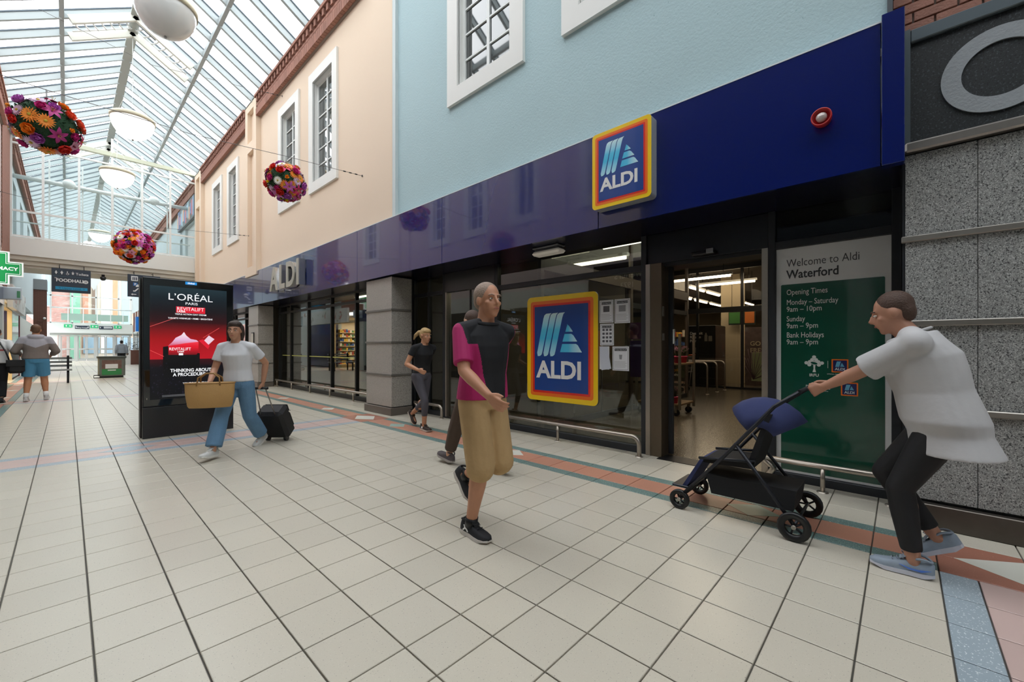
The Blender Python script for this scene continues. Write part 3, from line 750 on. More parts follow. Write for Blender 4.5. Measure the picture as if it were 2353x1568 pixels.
# bays F: shop windows left of the near pillar and beyond the far one
def glazed_run(n, edges, zt=2.33):
    w = struct('window_%d' % n)
    for e in edges: frame_bar('mullion', e - .03, e + .03, 0, 2.575, w, m_black)
    for a, b in zip(edges, edges[1:]):
        frame_bar('transom', a + .03, b - .03, zt - .03, zt + .03, w, m_black); frame_bar('sill', a + .03, b - .03, .0, .10, w, m_black)
        frame_bar('head', a + .03, b - .03, 2.53, 2.575, w, m_black)
        part('pane', MB().box(gl(a + .03, .10, 0), gl(b - .03, zt - .03, .008)), m_glass, w); part('pane', MB().box(gl(a + .03, zt + .03, 0), gl(b - .03, 2.53, .008)), m_glassd, w)
    return w
wf = glazed_run(33, [7.80, 9.42, 10.76, 12.28, 13.62, 14.62]); glazed_run(34, [15.6, 16.9, 18.3, 19.7, 21.1, 22.3])
part('safety_strip', MB().box((XG - .012, 9.45, .985), (XG - .0085, 14.4, 1.005)), M('yellow_strip', 'C9CC6A', .5), wf)
# ---- guard rails
def guard(pts_y, y0, y1, lab, bend0, bend1):
    t = thing('guard_rail', lab, 'rail', (4.49, (y0 + y1) / 2, 0), 0, 'low steel rails along the shop front')
    P = []
    if bend0: P += [(4.49, y0, .012)] + [(4.49, y0 + .09 * (1 - math.cos(a)), .135 + .09 * math.sin(a)) for a in [PI / 2 * k / 6 for k in range(7)]]
    else: P += [(4.49, y0, .225)]
    if bend1: P += [(4.49, y1 - .09 * (1 - math.sin(PI / 2 - a)), .135 + .09 * math.cos(a)) for a in [PI / 2 * k / 6 for k in range(7)]] + [(4.49, y1, .012)]
    else: P += [(4.49, y1, .225)]
    part('rail', MB().tube(P, .025, 12), m_steel, t)
    for yy in pts_y: part('post', MB().tube([(4.49, yy, .01), (4.49, yy, .21)], .018, 10), m_steel, t)
    for yy in list(pts_y) + ([y0] if bend0 else []) + ([y1] if bend1 else []): part('foot_flange', MB().lathe([(0, .012), (.022, .012), (.042, .008), (.045, 0)], (4.49, yy, 0), 14), m_steel, t)
guard([.5], .055, .96, 'low steel rail in front of the green opening-times panel', True, True)
guard([3.36], 2.20, 4.62, 'low steel rail under the big window logo', True, True)
guard([], 5.89, 6.72, 'short low steel rail beside the near granite pillar', True, True)
guard([9.2, 10.45, 11.7, 13.05, 14.28], 7.8, 14.4, 'long low steel rail under the left shop windows', False, False)
# ---- shop interior
m_ifl = M('shop_terrazzo', '4A4338', .25, speck=(70, .62, '8D8370', '3E382F'), world=True); m_icl = M('shop_ceiling', '4B443C', .8); m_iw = M('shop_wall', '6A6258', .8)
m_iw2 = M('shop_wall_pale', 'B6A88E', .8)
struct('floor', MB().box((XG, -1.2, -.1), (31, 22.5, .0)), m_ifl)
struct('ceiling', MB().box((XG + .05, -1.2, 3.75), (31, 22.5, 3.9)), m_icl)
struct('wall_far', MB().box((30.8, -1.2, 0), (31, 22.5, 3.8)), m_iw2)
struct('wall_side', MB().box((XG, -1.3, 0), (31, -1.1, 3.8)), m_iw); struct('wall_side', MB().box((XG + .1, 22.4, 0), (31, 22.6, 3.8)), m_iw)
struct('wall_side', MB().box((XG + .1, 7.2, 0), (13.6, 7.35, 3.8)), m_iw); struct('wall_side', MB().box((10.2, 7.35, 0), (10.35, 22.4, 3.8)), M('shop_wall_dark', '3B3A3A', .8))
struct('wall_front', MB().box((XG + .12, -1, 2.58), (XG + .2, 22.5, 3.75)), m_black)
# inner glazed screen
XI2 = 13.7
def ig(u, v, d): return (XI2 - d, u, v)
wi = struct('window_40')
for y in (2.0, 3.45, 4.73, 5.05, 7.1): part('mullion', MB().box(ig(y - .035, 0, -.03), ig(y + .035, 3.65, .04)), m_black, wi)
for z0, z1 in ((2.31, 2.47), (3.60, 3.75), (0, .06)): part('transom', MB().box(ig(-1.1, z0, -.03), ig(7.2, z1, .05)), m_black, wi)
for a, b in ((-1.1, 2.0), (2.0, 3.45), (3.45, 4.73), (5.05, 7.1)):
    part('pane', MB().box(ig(a + .035, .06, 0), ig(b - .035, 2.31, .01)), glass('inner_glass', (.92, .9, .86), .8), wi); part('pane', MB().box(ig(a + .035, 2.47, 0), ig(b - .035, 3.60, .01)), MATS['inner_glass'], wi)
# glass screen along the left side of the lobby
ws = struct('window_41'); YS = 3.95; m_brz = M('bronze_frame', '4A3F36', .4)
for x in (4.86, 7.7, 10.66): part('mullion', MB().bbox((x - .04, YS - .03, 0), (x + .04, YS + .03, 3.7), .003), m_brz, ws)
for x0, x1 in ((4.9, 7.66), (7.74, 10.62)):
    part('transom', MB().box((x0, YS - .03, 2.42), (x1, YS + .03, 2.62)), m_brz, ws); part('transom', MB().box((x0, YS - .025, 2.05), (x1, YS + .025, 2.15)), m_black, ws); part('sill', MB().box((x0, YS - .025, 0), (x1, YS + .025, .1)), m_black, ws)
    part('pane', MB().box((x0, YS - .004, .1), (x1, YS + .004, 2.05)), MATS['inner_glass'], ws); part('pane', MB().box((x0, YS - .004, 2.62), (x1, YS + .004, 3.7)), MATS['inner_glass'], ws)
# ceiling strip lights
m_strip = M('strip_light', 'FFF2DC', .4, emit='FFE9C8', es=9.)
def strip(p, q, lab):
    a, b = Vector(p), Vector(q); t = thing('strip_light', lab, 'light', (a + b) / 2, 0, 'strip lights on the shop ceiling')
    for q in (.1, .9):
        c = a.lerp(b, q); part('hanger', MB().tube([c, (c.x, c.y, 3.75)], .008, 4), m_black, t)
    part('tube', MB().tube([a, b], .035, 6), m_strip, t); part('body', MB().box((min(a.x, b.x) - .05, min(a.y, b.y) - .05, a.z + .03), (max(a.x, b.x) + .05, max(a.y, b.y) + .05, a.z + .09)), m_wht2, t)
SL = 'narrow white strip light on the dark shop ceiling seen through the doorway'
ORD = ['first', 'second', 'third', 'fourth', 'fifth']
for k in range(5): strip((14.6 + 1.75 * k, 5.3, 3.3), (16.0 + 1.75 * k, 5.3, 3.3), ORD[k] + ' white strip light of the brightest row on the shop ceiling, from the door')
for k in range(4): strip((16.8 + 2.0 * k, 6.6, 3.3), (18.3 + 2.0 * k, 6.6, 3.3), ORD[k] + ' white strip light of the upper thin row on the shop ceiling, from the door')
strip((12.9, 3.55, 3.3), (12.9, 5.4, 3.3), 'white strip light nearest the doorway, lying across the view'); strip((14.5, 3.3, 3.3), (14.5, 5.0, 3.3), 'second white strip light lying across the view inside the doorway')
for k in range(3): strip((8.2, 8.6 + 3 * k, 3.3), (8.2, 10.6 + 3 * k, 3.3), ['nearest', 'middle', 'farthest'][k] + ' of three white strip lights behind the left shop windows')
strip((6.4, 2.6, 3.0), (6.4, 3.8, 3.0), 'narrow white strip light behind the big window logo'); strip((7.4, 3.9, 3.0), (7.4, 5.1, 3.0), 'narrow white strip light inside, left of the big window logo')
# ================================================================ LEFT SHOP FRONTS (across the mall)
m_navy = M('navy_gloss', '0A1550', .2, coat=.5); m_navy2 = M('navy_dark_panel', '0B1030', .2, coat=.4); m_lw2 = M('pale_shop_panel', 'CFD3CF', .5)
wl = struct('wall_left', MB().box(fl(-9, 0, -.6), fl(21.4, 3.0, -.65)), M('left_shop_back', '6A645C', .7))
part('fascia_band', MB().box(fl(-9, 2.62, .05), fl(3.6, 3.2, -.1)), m_lw2, wl); part('fascia_band', MB().box(fl(3.6, 2.75, .08), fl(6.9, 3.65, -.02)), m_navy2, wl)
part('fascia_band', MB().box(fl(6.9, 2.62, .05), fl(14.0, 3.2, -.1)), m_lw2, wl); part('fascia_band', MB().box(fl(14.0, 2.62, .05), fl(21.4, 3.2, -.1)), m_navy, wl)
for y in (-6, -2.5, .6, 3.6, 6.9, 10.4, 14.0, 17.6, 21.2): part('pier', MB().bbox(fl(y - .2, 0, .04), fl(y + .2, 2.62, -.2), .01), m_lw2, wl)
for a, b in ((-6, -2.5), (-2.5, .6), (.6, 3.6), (3.6, 6.9), (6.9, 10.4), (10.4, 14), (14, 17.6), (17.6, 21.2)):
    part('pane', MB().box(fl(a + .2, .25, -.05), fl(b - .2, 2.62, -.06)), m_glass, wl); part('stall_riser', MB().box(fl(a + .2, 0, -.02), fl(b - .2, .25, -.1)), m_navy2, wl)
struct('floor', MB().box((-5.5, 20.5, -.1), (-2.1, 26, 0)), m_tile)
t = thing('jeweller_sign', 'silver raised jeweller name across the mall, seen mirrored in the shop window', 'sign', fl(5.6, 3.1, .09))
lettering('Jewellers', .30, lambda u, v, d=0: fl(4.95 + u, 3.20 + v, .082 + d), m_let, t, depth=.02); lettering('1973', .22, lambda u, v, d=0: fl(5.4 + u, 2.93 + v, .082 + d), m_let, t, depth=.02)
# the lit chemist with its shelves
m_warm = M('warm_shelf', 'E8D2A8', .6); m_cw = M('chemist_wall', 'E4D6BC', .7)
ch = struct('wall_left', MB().box((-5.2, 21.2, 0), (-5.0, 25.0, 3.2)).box((-5.0, 21.2, 0), (-1.6, 21.35, 3.2)).box((-5.0, 24.85, 0), (-1.6, 25.0, 3.2)), m_cw)
struct('ceiling', MB().box((-5.2, 21.2, 2.9), (-1.55, 25, 3.0)), m_cw)
random.seed(3)
for s_ in range(2):
    x0_ = -4.9 + s_ * 1.65
    t = thing('shelf_unit', ['cream shelf unit of small goods in the lit chemist, deeper in', 'cream shelf unit of small goods in the lit chemist, nearest the mall'][s_], 'shelf', (x0_ + .75, 24.6, 0))
    part('back_panel', MB().box((x0_, 24.80, 0), (x0_ + 1.55, 24.84, 2.3)), m_cw, t)
    for k in range(8):
        z = .2 + k * .27; part('shelf', MB().box((x0_, 24.40, z), (x0_ + 1.55, 24.80, z + .025)), m_warm, t)
        mb = MB()
        for q in range(12):
            h = random.uniform(.08, .2); mb.box((x0_ + .04 + q * .125, 24.45, z + .025), (x0_ + .04 + q * .125 + .1, 24.7, z + .025 + h), mi=random.randrange(5))
        o = part('goods', mb, [M('goods_%d' % i, c, .5) for i, c in enumerate(('D9D4C8', 'B24A3C', '4C7A4A', '3E5FA0', 'E0B84C'))], t); o['kind'] = 'stuff'
t = struct('door_3', MB().box(fl(21.35, 0, .02), fl(21.5, 2.7, -.1)).box(fl(24.62, 0, .02), fl(24.72, 2.7, -.1)).box(fl(21.35, 2.6, .02), fl(24.72, 2.72, -.1)), M('cream_frame', 'CDB98E', .5))
bp = struct('wall_left', MB().box(fl(24.72, 0, -.3), fl(40, 3.3, -.5)), m_slate)
part('navy_panel', MB().box(fl(24.75, .06, .02), fl(28.0, 2.62, -.3)), m_navy, bp); part('red_edge', MB().box(fl(28.0, 0, .04), fl(28.12, 2.62, -.3)), M('red_edge', '8E2A2E', .5), bp)
part('pale_panel', MB().box(fl(28.12, 0, .0), fl(40, 2.62, -.3)), m_lw2, bp)
fs = thing('leaf_fascia', 'pale shop fascia with red and grey leaf print above the navy panel on the left', 'sign', fl(25.5, 2.64, .1))
part('board', MB().box(fl(22.6, 2.64, .16), fl(29, 3.45, .03)), M('fascia_pale', 'D2D4D2', .5), fs)
random.seed(11)
for k in range(22):
    y = random.uniform(22.9, 28.7); z = random.uniform(2.75, 3.35); r = random.uniform(.06, .17); a = random.uniform(0, PI)
    part('leaf_print', MB().prism([(y + r * math.cos(b) * (1 if abs(math.sin(b)) < .9 else .7) * math.cos(a) - .4 * r * math.sin(b) * math.sin(a), z + r * math.cos(b) * math.sin(a) + .4 * r * math.sin(b) * math.cos(a)) for b in [2 * PI * q / 8 for q in range(8)]], fl, .16, .163),
         M('leaf_%d' % (k % 3), ['B97A74', '8F9A90', 'A9A49C'][k % 3], .6), fs)
pb = thing('shop_sign_box', 'pale grey projecting shop sign box with a small green mark at the left edge', 'sign', fl(21.3, 2.75, .1))
part('box_body', MB().bbox((-1.46, 21.05, 2.80), (-1.02, 21.35, 3.20), .02), M('sign_box_grey', 'B9C6CF', .4), pb); part('green_mark', MB().box((-1.12, 21.04, 2.86), (-1.05, 21.052, 3.08)), M('green_mark', '4B8A63', .5), pb)
part('stay', MB().tube([fl(21.2, 3.1, .0), fl(21.2, 3.1, .1)], .03, 8), m_black, pb)
# pharmacy cross
px = thing('pharmacy_cross', 'green pharmacy cross sign with white rim projecting at the left edge', 'sign', (-1.47, 20.5, 3.27))
def crossp(a, b, e): return [(-a - e, -b * .98 - e), (a + e, -b * .98 - e), (a + e, -a - e), (b + e, -a - e), (b + e, a + e), (a + e, a + e), (a + e, b * 1.05 + e), (-a - e, b * 1.05 + e), (-a - e, a + e), (-b - e, a + e), (-b - e, -a - e), (-a - e, -a - e)]
f = on_front(-1.47, 20.5, 3.72); m_pgn = M('pharmacy_green', '00803F', .35, emit='00803F', es=.25)
part('box_body', MB().prism(crossp(.195, .48, .03), f, -.16, 0), M('cross_white', 'E4E8E6', .4, emit='E4E8E6', es=.25), px); part('green_field', MB().prism(crossp(.195, .48, -.005), f, 0, .004), m_pgn, px)
part('white_line', MB().prism(crossp(.195, .48, -.03), f, .004, .006), MATS['cross_white'], px); part('inner_field', MB().prism(crossp(.195, .48, -.045), f, .006, .008), m_pgn, px)
lettering('PHARMACY', .145, lambda u, v, d=0: f(u, v - .05, d), MATS['cross_white'], px, depth=.003, d0=.008, align='CENTER', bold=.03, w=1.05)
part('bracket', MB().tube([(-1.60, 20.6, 4.2), (-1.60, 20.6, 4.499)], .025, 8), m_steel2, px)
# ================================================================ FOOTBRIDGE
YBR = 23.5
fb = thing('footbridge', 'white footbridge with a glazed white screen crossing the mall', 'bridge', (XC, YBR + .9, 4.2))
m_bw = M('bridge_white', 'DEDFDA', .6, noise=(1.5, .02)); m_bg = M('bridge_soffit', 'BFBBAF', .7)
x0, x1 = XL + .005, XR - .005
part('beam', MB().box((x0, YBR, 4.62), (x1, YBR + .25, 5.27)), m_bw, fb); part('moulding', MB().box((x0, YBR + .06, 4.46), (x1, YBR + .3, 4.62)), M('moulding', 'C9C5B8', .6), fb)
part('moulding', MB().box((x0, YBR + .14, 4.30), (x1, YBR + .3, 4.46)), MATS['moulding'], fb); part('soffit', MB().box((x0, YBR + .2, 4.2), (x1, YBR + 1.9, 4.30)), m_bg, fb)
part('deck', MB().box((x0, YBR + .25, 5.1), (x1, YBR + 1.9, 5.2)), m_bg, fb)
mulls = [-.62, .32, 1.26, 2.18, 3.11]
for x in mulls: part('mullion', MB().box((x - .035, YBR + .06, 5.27), (x + .035, YBR + .13, 9.05 + max(0, 1.5 - abs(x - XC)) * .5)), m_wht2, fb)
for x in (x0 + .04, x1 - .04): part('mullion', MB().box((x - .04, YBR + .06, 5.27), (x + .04, YBR + .13, 9.0)), m_wht2, fb)
for z, r in ((6.25, .035), (5.33, .03)): part('rail', MB().box((x0, YBR + .07, z - r), (x1, YBR + .12, z + r)), m_wht2, fb)
part('tie_beam', MB().box((x0, YBR + .02, 9.04), (x1, YBR + .17, 9.19)), M('tie_cream', 'C9CDB8', .5), fb); part('tie_rail', MB().box((x0, YBR + .05, 8.68), (x1, YBR + .12, 8.74)), m_wht2, fb)
part('tie_rod', MB().tube([(x0, YBR + 1.8, 7.95), (3.96, YBR + 1.8, 7.95)], .085, 12), m_wht2, fb)
for x in (.05, 2.75): part('ball_joint', MB().ell((x, YBR + 1.8, 8.02), .2, .2, .2, 16, 10), m_wht2, fb)
xs = [x0] + mulls + [x1]
m_bgl = glass('bridge_glass', (.93, .965, .965), .9)
for a, b in zip(xs, xs[1:]):
    part('pane', MB().box((a + .035, YBR + .09, 5.36), (b - .035, YBR + .10, 6.21)), m_bgl, fb); part('pane', MB().box((a + .035, YBR + .09, 6.29), (b - .035, YBR + .10, 8.66)), m_bgl, fb)
for x in mulls: part('rear_post', MB().box((x + .1, YBR + 1.84, 5.2), (x + .15, YBR + 1.9, 8.9)), m_wht2, fb)
part('rear_rail', MB().tube([(x0, YBR + 1.87, 6.2), (x1, YBR + 1.87, 6.2)], .03, 8), m_wht2, fb)
# hanging direction signs under the bridge
m_sgn = M('sign_slate_blue', '26313F', .4); m_sw = M('sign_print_white', 'DADCDC', .5); m_cyan = M('sign_cyan', '1689B5', .4)
def pict(f, kind, s):
    mb = MB(); c = lambda cx, cyy, r, n=10: [(s * (cx + r * math.cos(2 * PI * k / n)), s * (cyy + r * math.sin(2 * PI * k / n))) for k in range(n)]
    P = lambda pts: mb.prism([(s * a, s * b) for a, b in pts], f, 0, .003)
    mb.prism(c(0, .42, .10), f, 0, .003)
    if kind == 'woman': P([(-.10, .28), (.10, .28), (.27, -.05), (.10, -.08), (.08, -.42), (-.08, -.42), (-.10, -.08), (-.27, -.05)])
    elif kind == 'man': P([(-.20, .28), (.20, .28), (.26, -.05), (.12, -.05), (.09, -.42), (-.09, -.42), (-.12, -.05), (-.26, -.05)])
    elif kind == 'wheel':
        P([(-.08, .28), (.06, .28), (.06, .0), (.28, .0), (.34, -.3), (.26, -.3), (.2, -.08), (-.08, -.08)])
        for k in range(12):
            a, b = PI * .75 + k * .38, PI * .75 + (k + 1) * .38
            P([(.02 + .27 * math.cos(a), -.2 + .27 * math.sin(a)), (.02 + .27 * math.cos(b), -.2 + .27 * math.sin(b)), (.02 + .2 * math.cos(b), -.2 + .2 * math.sin(b)), (.02 + .2 * math.cos(a), -.2 + .2 * math.sin(a))])
    else: P([(-.28, .25), (.28, .25), (.28, .15), (.12, .12), (.18, -.3), (.06, -.3), (0, -.1), (-.06, -.3), (-.18, -.3), (-.12, .12), (-.28, .15)])
    return mb
sg = thing('hanging_sign', 'slate-blue hanging sign for the toilets and the foodhall under the footbridge', 'sign', (.115, 23.3, 3.34))
part('board', MB().bbox((-.405, 23.3, 3.34), (.635, 23.36, 4.24), .006), m_sgn, sg); f = on_front(-.405, 23.299, 3.34)
for x in (-.2, .45): part('hanger', MB().tube([(x, 23.33, 4.24), (x, 23.33, 4.38), (x, 23.63, 4.38)], .012, 6), m_black, sg)
for i, k in enumerate(('woman', 'man', 'wheel', 'baby')): part('pictogram', pict(lambda u, v, d=0: f(.12 + i * .145 + u, .735 + v, d), k, .14), m_sw, sg)
for i in range(3): part('divider', MB().box(f(.19 + i * .145, .67, 0), f(.193 + i * .145, .80, .002)), M('sign_line', '4F8295', .5), sg)
lettering('Toilets', .125, lambda u, v, d=0: f(.63 + u, .69 + v, d), m_sw, sg, w=1.0, bold=.012)
part('line', MB().box(f(.03, .60, 0), f(1.01, .605, .002)), MATS['sign_line'], sg)
lettering('FOODHALL', .165, lambda u, v, d=0: f(.115 + u, .40 + v, d), m_sw, sg, bold=.03, w=.88)
lettering('THE', .05, lambda u, v, d=0: f(.075 + u, .51 + v, d), m_sw, sg, bold=.02, w=.7)
part('plate_mark', MB().prism([(.90 + .07 * math.cos(2 * PI * k / 20), .445 + .07 * math.sin(2 * PI * k / 20)) for k in range(20)], f, 0, .003), m_sw, sg)
for u in (.875, .915): part('cutlery', MB().box(f(u, .40, .003), f(u + .014, .49, .005)), m_sgn, sg)
part('cyan_strip', MB().box(f(.10, .10, 0), f(.95, .21, .003)), m_cyan, sg)
lettering('↑ Upper Level ↑', .10, lambda u, v, d=0: f(.525 + u, .12 + v, d), M('sign_dark_print', '14405C', .5), sg, d0=.003, align='CENTER', w=1.0)
sg = thing('hanging_sign', 'slate-blue hanging sign with parking and escalator symbols, partly behind the advertising screen', 'sign', (2.2, 23.3, 3.34))
part('board', MB().bbox((1.70, 23.3, 3.34), (2.74, 23.36, 4.27), .006), m_sgn, sg); f = on_front(1.70, 23.299, 3.34)
for x in (1.9, 2.5): part('hanger', MB().tube([(x, 23.33, 4.27), (x, 23.33, 4.38), (x, 23.63, 4.38)], .012, 6), m_black, sg)
part('lift_symbol', MB().box(f(.11, .66, 0), f(.32, .86, .003)), m_sw, sg)
for u in (.15, .205, .26): part('lift_figure', MB().box(f(u, .69, .003), f(u + .035, .82, .005)), m_sgn, sg)
part('parking_square', MB().box(f(.17, .46, 0), f(.31, .59, .003)), M('parking_blue', '2C6AA8', .4), sg); lettering('P', .12, lambda u, v, d=0: f(.205 + u, .485 + v, d), m_sw, sg, d0=.003, bold=.03)
part('car_symbol', MB().prism([(.25, .42), (.45, .42), (.44, .47), (.40, .52), (.30, .52), (.26, .47)], f, .003, .006), m_sw, sg)
part('escalator_symbol', MB().prism([(.17, .22), (.24, .22), (.33, .33), (.42, .33), (.42, .37), (.31, .37), (.22, .26), (.17, .26)], f, 0, .003), m_sw, sg)
part('line', MB().box(f(.15, .18, 0), f(1.0, .185, .002)), MATS['sign_line'], sg)
part('arrow', MB().prism([(.10, .10), (.16, .14), (.16, .115), (.27, .115), (.27, .085), (.16, .085), (.16, .06)], f, 0, .003), m_sw, sg)
t = thing('cctv_camera', 'small dome camera under the middle of the footbridge', 'camera', (1.0, 23.75, 3.98))
part('mount', MB().lathe([(0, .22), (.05, .22), (.05, .12), (.09, .12), (.09, .06)], (1.0, 23.75, 3.98), 14), m_black, t); part('dome', MB().lathe([(.09, .06), (.08, .02), (.05, -.02), (0, -.03)], (1.0, 23.75, 3.98), 14), M('dome_dark', '24272A', .15), t)
# ================================================================ FAR END: doors, canopy, balcony, glazing, the street outside
YF = YE
m_lb = M('light_brick_far', 'B79A93', .9, noise=(3, .25)); m_al = M('aluminium', 'B9BCBA', .4, .3)
de = struct('door_4')
xd = [-.45, .55, 1.75, 2.95, 3.95]
for x in xd: part('mullion', MB().box((x - .07, YF - .05, 0), (x + .07, YF + .07, 2.3)), m_al, de)
for a, b in zip(xd, xd[1:]):
    m = (a + b) / 2
    for p, q in ((a + .07, m), (m, b - .07)):
        mb = MB(); wall_boxes(mb, p + .01, q - .01, .03, 2.2, [(p + .08, q - .08, .22, .98), (p + .08, q - .08, 1.12, 2.12)], lambda u, v, d: (u, YF + d, v), 0, .05); lf = part('door_leaf', mb, m_al, de)
        part('pane', MB().box((p + .08, YF + .02, .22), (q - .08, YF + .03, 2.12)), m_bgl, lf)
    part('pull_handle', MB().tube([(m - .16, YF - .06, 1.0), (m, YF - .12, 1.03), (m + .16, YF - .06, 1.0)], .02, 6), m_steel2, de)
part('head', MB().box((-1.0, YF - .3, 2.24), (4.1, YF + .1, 2.42)), M('head_grey', '8F938F', .5), de)
cn = struct('trim_30', MB().box((-1.0, YF - .6, 2.42), (4.1, YF + .1, 3.25)), M('canopy_white', 'CBD0CC', .6))
part('return_left', MB().box((-1.45, YF - .1, 0), (-.55, YF + .1, 3.2)), M('canopy_white', '', .6), cn)
m_ex = M('exit_green', '1D9E63', .4, emit='1D9E63', es=.35)
for i, x in enumerate((.05, 1.62, 3.1)):
    t = thing('exit_sign', ['leftmost green exit sign above the far doors', 'middle green exit sign above the far doors', 'rightmost green exit sign above the far doors'][i], 'sign', (x, YF - .63, 2.88), 0, 'exit signs over the far doors')
    part('box_body', MB().box((x - .24, YF - .66, 2.88), (x + .24, YF - .60, 3.14)), m_ex, t); f = on_front(x, YF - .661, 3.01)
    part('running_figure', pict(lambda u, v, d=0: f(u - .1, v, d), 'man', .18), m_sw, t); part('arrow', MB().prism([(.05, .03), (.13, .03), (.13, .07), (.2, 0), (.13, -.07), (.13, -.03), (.05, -.03)], f, 0, .004), m_sw, t)
for i, (a, b, tx) in enumerate(((.45, 1.30, 'Viking Triangle'), (1.92, 2.78, ''))):
    t = thing('direction_sign', ['dark direction sign with white lettering left of the middle exit sign', 'dark direction sign right of the middle exit sign above the far doors'][i], 'sign', ((a + b) / 2, YF - .63, 2.78))
    part('board', MB().box((a, YF - .65, 2.78), (b, YF - .60, 3.06)), m_sgn, t); f = on_front((a + b) / 2, YF - .651, 2.85)
    if tx: lettering(tx, .115, f, m_sw, t, align='CENTER', bold=.01)
    else:
        for k in range(2): part('print_line', MB().box(f(-.15, .02 + .09 * k, 0), f(.33, .07 + .09 * k, .003)), m_sw, t)
    for u in (-.38, .34): part('arrow_mark', MB().prism([(u, .02), (u + .04, .02), (u + .04, .1), (u + .06, .1), (u + .02, .15), (u - .02, .1), (u, .1)], f, 0, .003), m_sw, t)
bl = thing('balcony_rail', 'white tubular rail above a green glass balustrade over the far doors', 'railing', (1.75, YF - .5, 3.25))
m_bgr = glass('green_balustrade', (.62, .78, .70), 1.0)
part('top_rail', MB().tube([(-.95, YF - .5, 4.55), (4.05, YF - .5, 4.55)], .055, 8), m_wht2, bl)
for x in (.05, .95, 1.8, 2.65, 3.45): part('post', MB().box((x - .03, YF - .53, 3.25), (x + .03, YF - .47, 4.53)), m_wht2, bl)
for a, b in ((-.35, .02), (.08, .92), (.98, 1.77), (1.83, 2.62), (2.68, 3.42), (3.48, 3.8)):
    part('glass_panel', MB().box((a, YF - .51, 3.50), (b, YF - .49, 4.08)), M('pale_green_panel', '9DB8AC', .3, coat=.4), bl)
gz = struct('window_50')
for x in (-.95, .3, 1.75, 3.2, 4.05): part('mullion', MB().box((x - .05, YF + .1, 3.25), (x + .05, YF + .2, 10.4)), m_wht2, gz)
for z in (3.3, 5.6, 7.9, 9.2): part('transom', MB().box((-1.45, YF + .1, z - .04), (4.1, YF + .2, z + .04)), m_wht2, gz)
part('pane', MB().box((-1.45, YF + .14, 3.3), (4.1, YF + .15, 10.4)), m_bgl, gz)
part('gable_panel', MB().prism([(.8, 7.9), (1.6, 6.2), (2.4, 7.9)], lambda u, v, d: (u, YF + d, v), -.05, -.0), m_wht2, gz)
br = struct('wall_left', MB().box((XL, 39.6, 0), (-.92, 40.6, 4.85)), m_mortar); mb = MB()
for k in range(64):
    z = .01 + k * .0755
    for q in range(3):
        a = XL + .005 + q * .215 - (k % 2) * .1; a2 = max(a, XL); b2 = min(a + .205, -.915)
        if b2 - a2 > .03: mb.box((a2, 39.575, z), (b2, 39.62, z + .064))
    for q in range(5): mb.box((-.93, 39.6 + q * .21 + (k % 2) * .1, z), (-.895, min(40.6, 39.6 + q * .21 + (k % 2) * .1 + .2), z + .064))
o = part('brickwork', mb, m_brickd, br); o['kind'] = 'stuff'
part('cap_stone', MB().box((XL, 39.5, 4.85), (-.87, 40.7, 5.5)), M('cap_grey', '7E8081', .7), br)
t = thing('wall_lamp', 'small round white wall lamp on a bent pipe on the dark brick pier', 'lamp', (-.98, 39.55, 2.9)); part('globe', MB().ell((-.98, 39.5, 3.05), .07, .07, .07), m_wht2, t); part('pipe', MB().tube([(-1.3, 39.56, 2.85), (-1.03, 39.56, 2.85), (-1.03, 39.56, 2.3)], .015, 6), M('pipe_brown', '7A5A48', .6), t); part('bracket', MB().tube([(-1.03, 39.56, 2.85), (-.99, 39.52, 3.0)], .012, 6), MATS['pipe_brown'], t)
# right side past the bridge: brick and white stripes, blue shop sign, counter
wr = struct('wall_right', MB().box((4.15, 23.5, 0), (4.5, YF, 4.3)), m_lw2)
for k in range(14):
    y = 25.5 + k * 1.9; part('brick_strip', MB().box((4.09, y, 2.6), (4.16, y + .7, 4.3)), m_brickd, wr)
for k in range(8): part('shop_glass', MB().box((4.08, 24 + k * 3.4, .1), (4.15, 26.9 + k * 3.4, 2.5)), M('right_shop_glass', '2A2D2E', .1, coat=.6), wr)
t = thing('shop_sign_box', 'bright blue projecting shop sign with a red curl, beside the advertising screen', 'sign', (3.5, 38, 2.55))
part('box_body', MB().box((3.20, 38, 2.30), (4.1, 38.5, 3.30)), M('sign_bright_blue', '1C74C9', .4, emit='1C74C9', es=.2), t); part('side_face', MB().box((3.18, 38.01, 2.30), (3.2, 38.5, 3.30)), M('sign_pale_blue', '8FA7D6', .4), t)
f = on_front(3.78, 37.999, 2.62); lettering('S', .72, f, M('sign_curl_red', 'C0303A', .4), t, align='CENTER', bold=.05)
part('print_bar', MB().box(f(-.4, -.14, 0), f(.3, -.07, .004)), m_sw, t)
t = thing('counter', 'white and brown wooden counter with dark plants at the right of the far doors', 'counter', (3.5, 40, 0))
part('wood_front', MB().box((3.05, 39.5, 0), (3.75, 40.6, 1.02)), M('counter_wood', '6B4638', .6, noise=(4, .2)), t); part('white_end', MB().box((2.72, 39.6, 0), (3.05, 40.5, .98)), m_white, t); part('mark', MB().prism([(2.88 + .07 * math.cos(2 * PI * k / 12), .75 + .07 * math.sin(2 * PI * k / 12)) for k in range(12)], lambda u, v, d: (u, 39.6 - d, v), 0, .004), m_black, t)
mb = MB(); random.seed(5)
for k in range(240):
    p = Vector((random.gauss(3.2, .3), random.gauss(40, .25), 1.02 + abs(random.gauss(.28, .22)))); a = random.uniform(0, 6.3); r = .09
    q = Vector((math.cos(a), math.sin(a), random.uniform(-.3, .8))) * r; w = Vector((-math.sin(a), math.cos(a), .2)) * .035
    mb.add([p, p + q * .5 + w, p + q, p + q * .5 - w], [(0, 1, 2, 3)])
o = part('foliage', mb, M('dark_leaf', '2B3226', .6), t); o['kind'] = 'stuff'
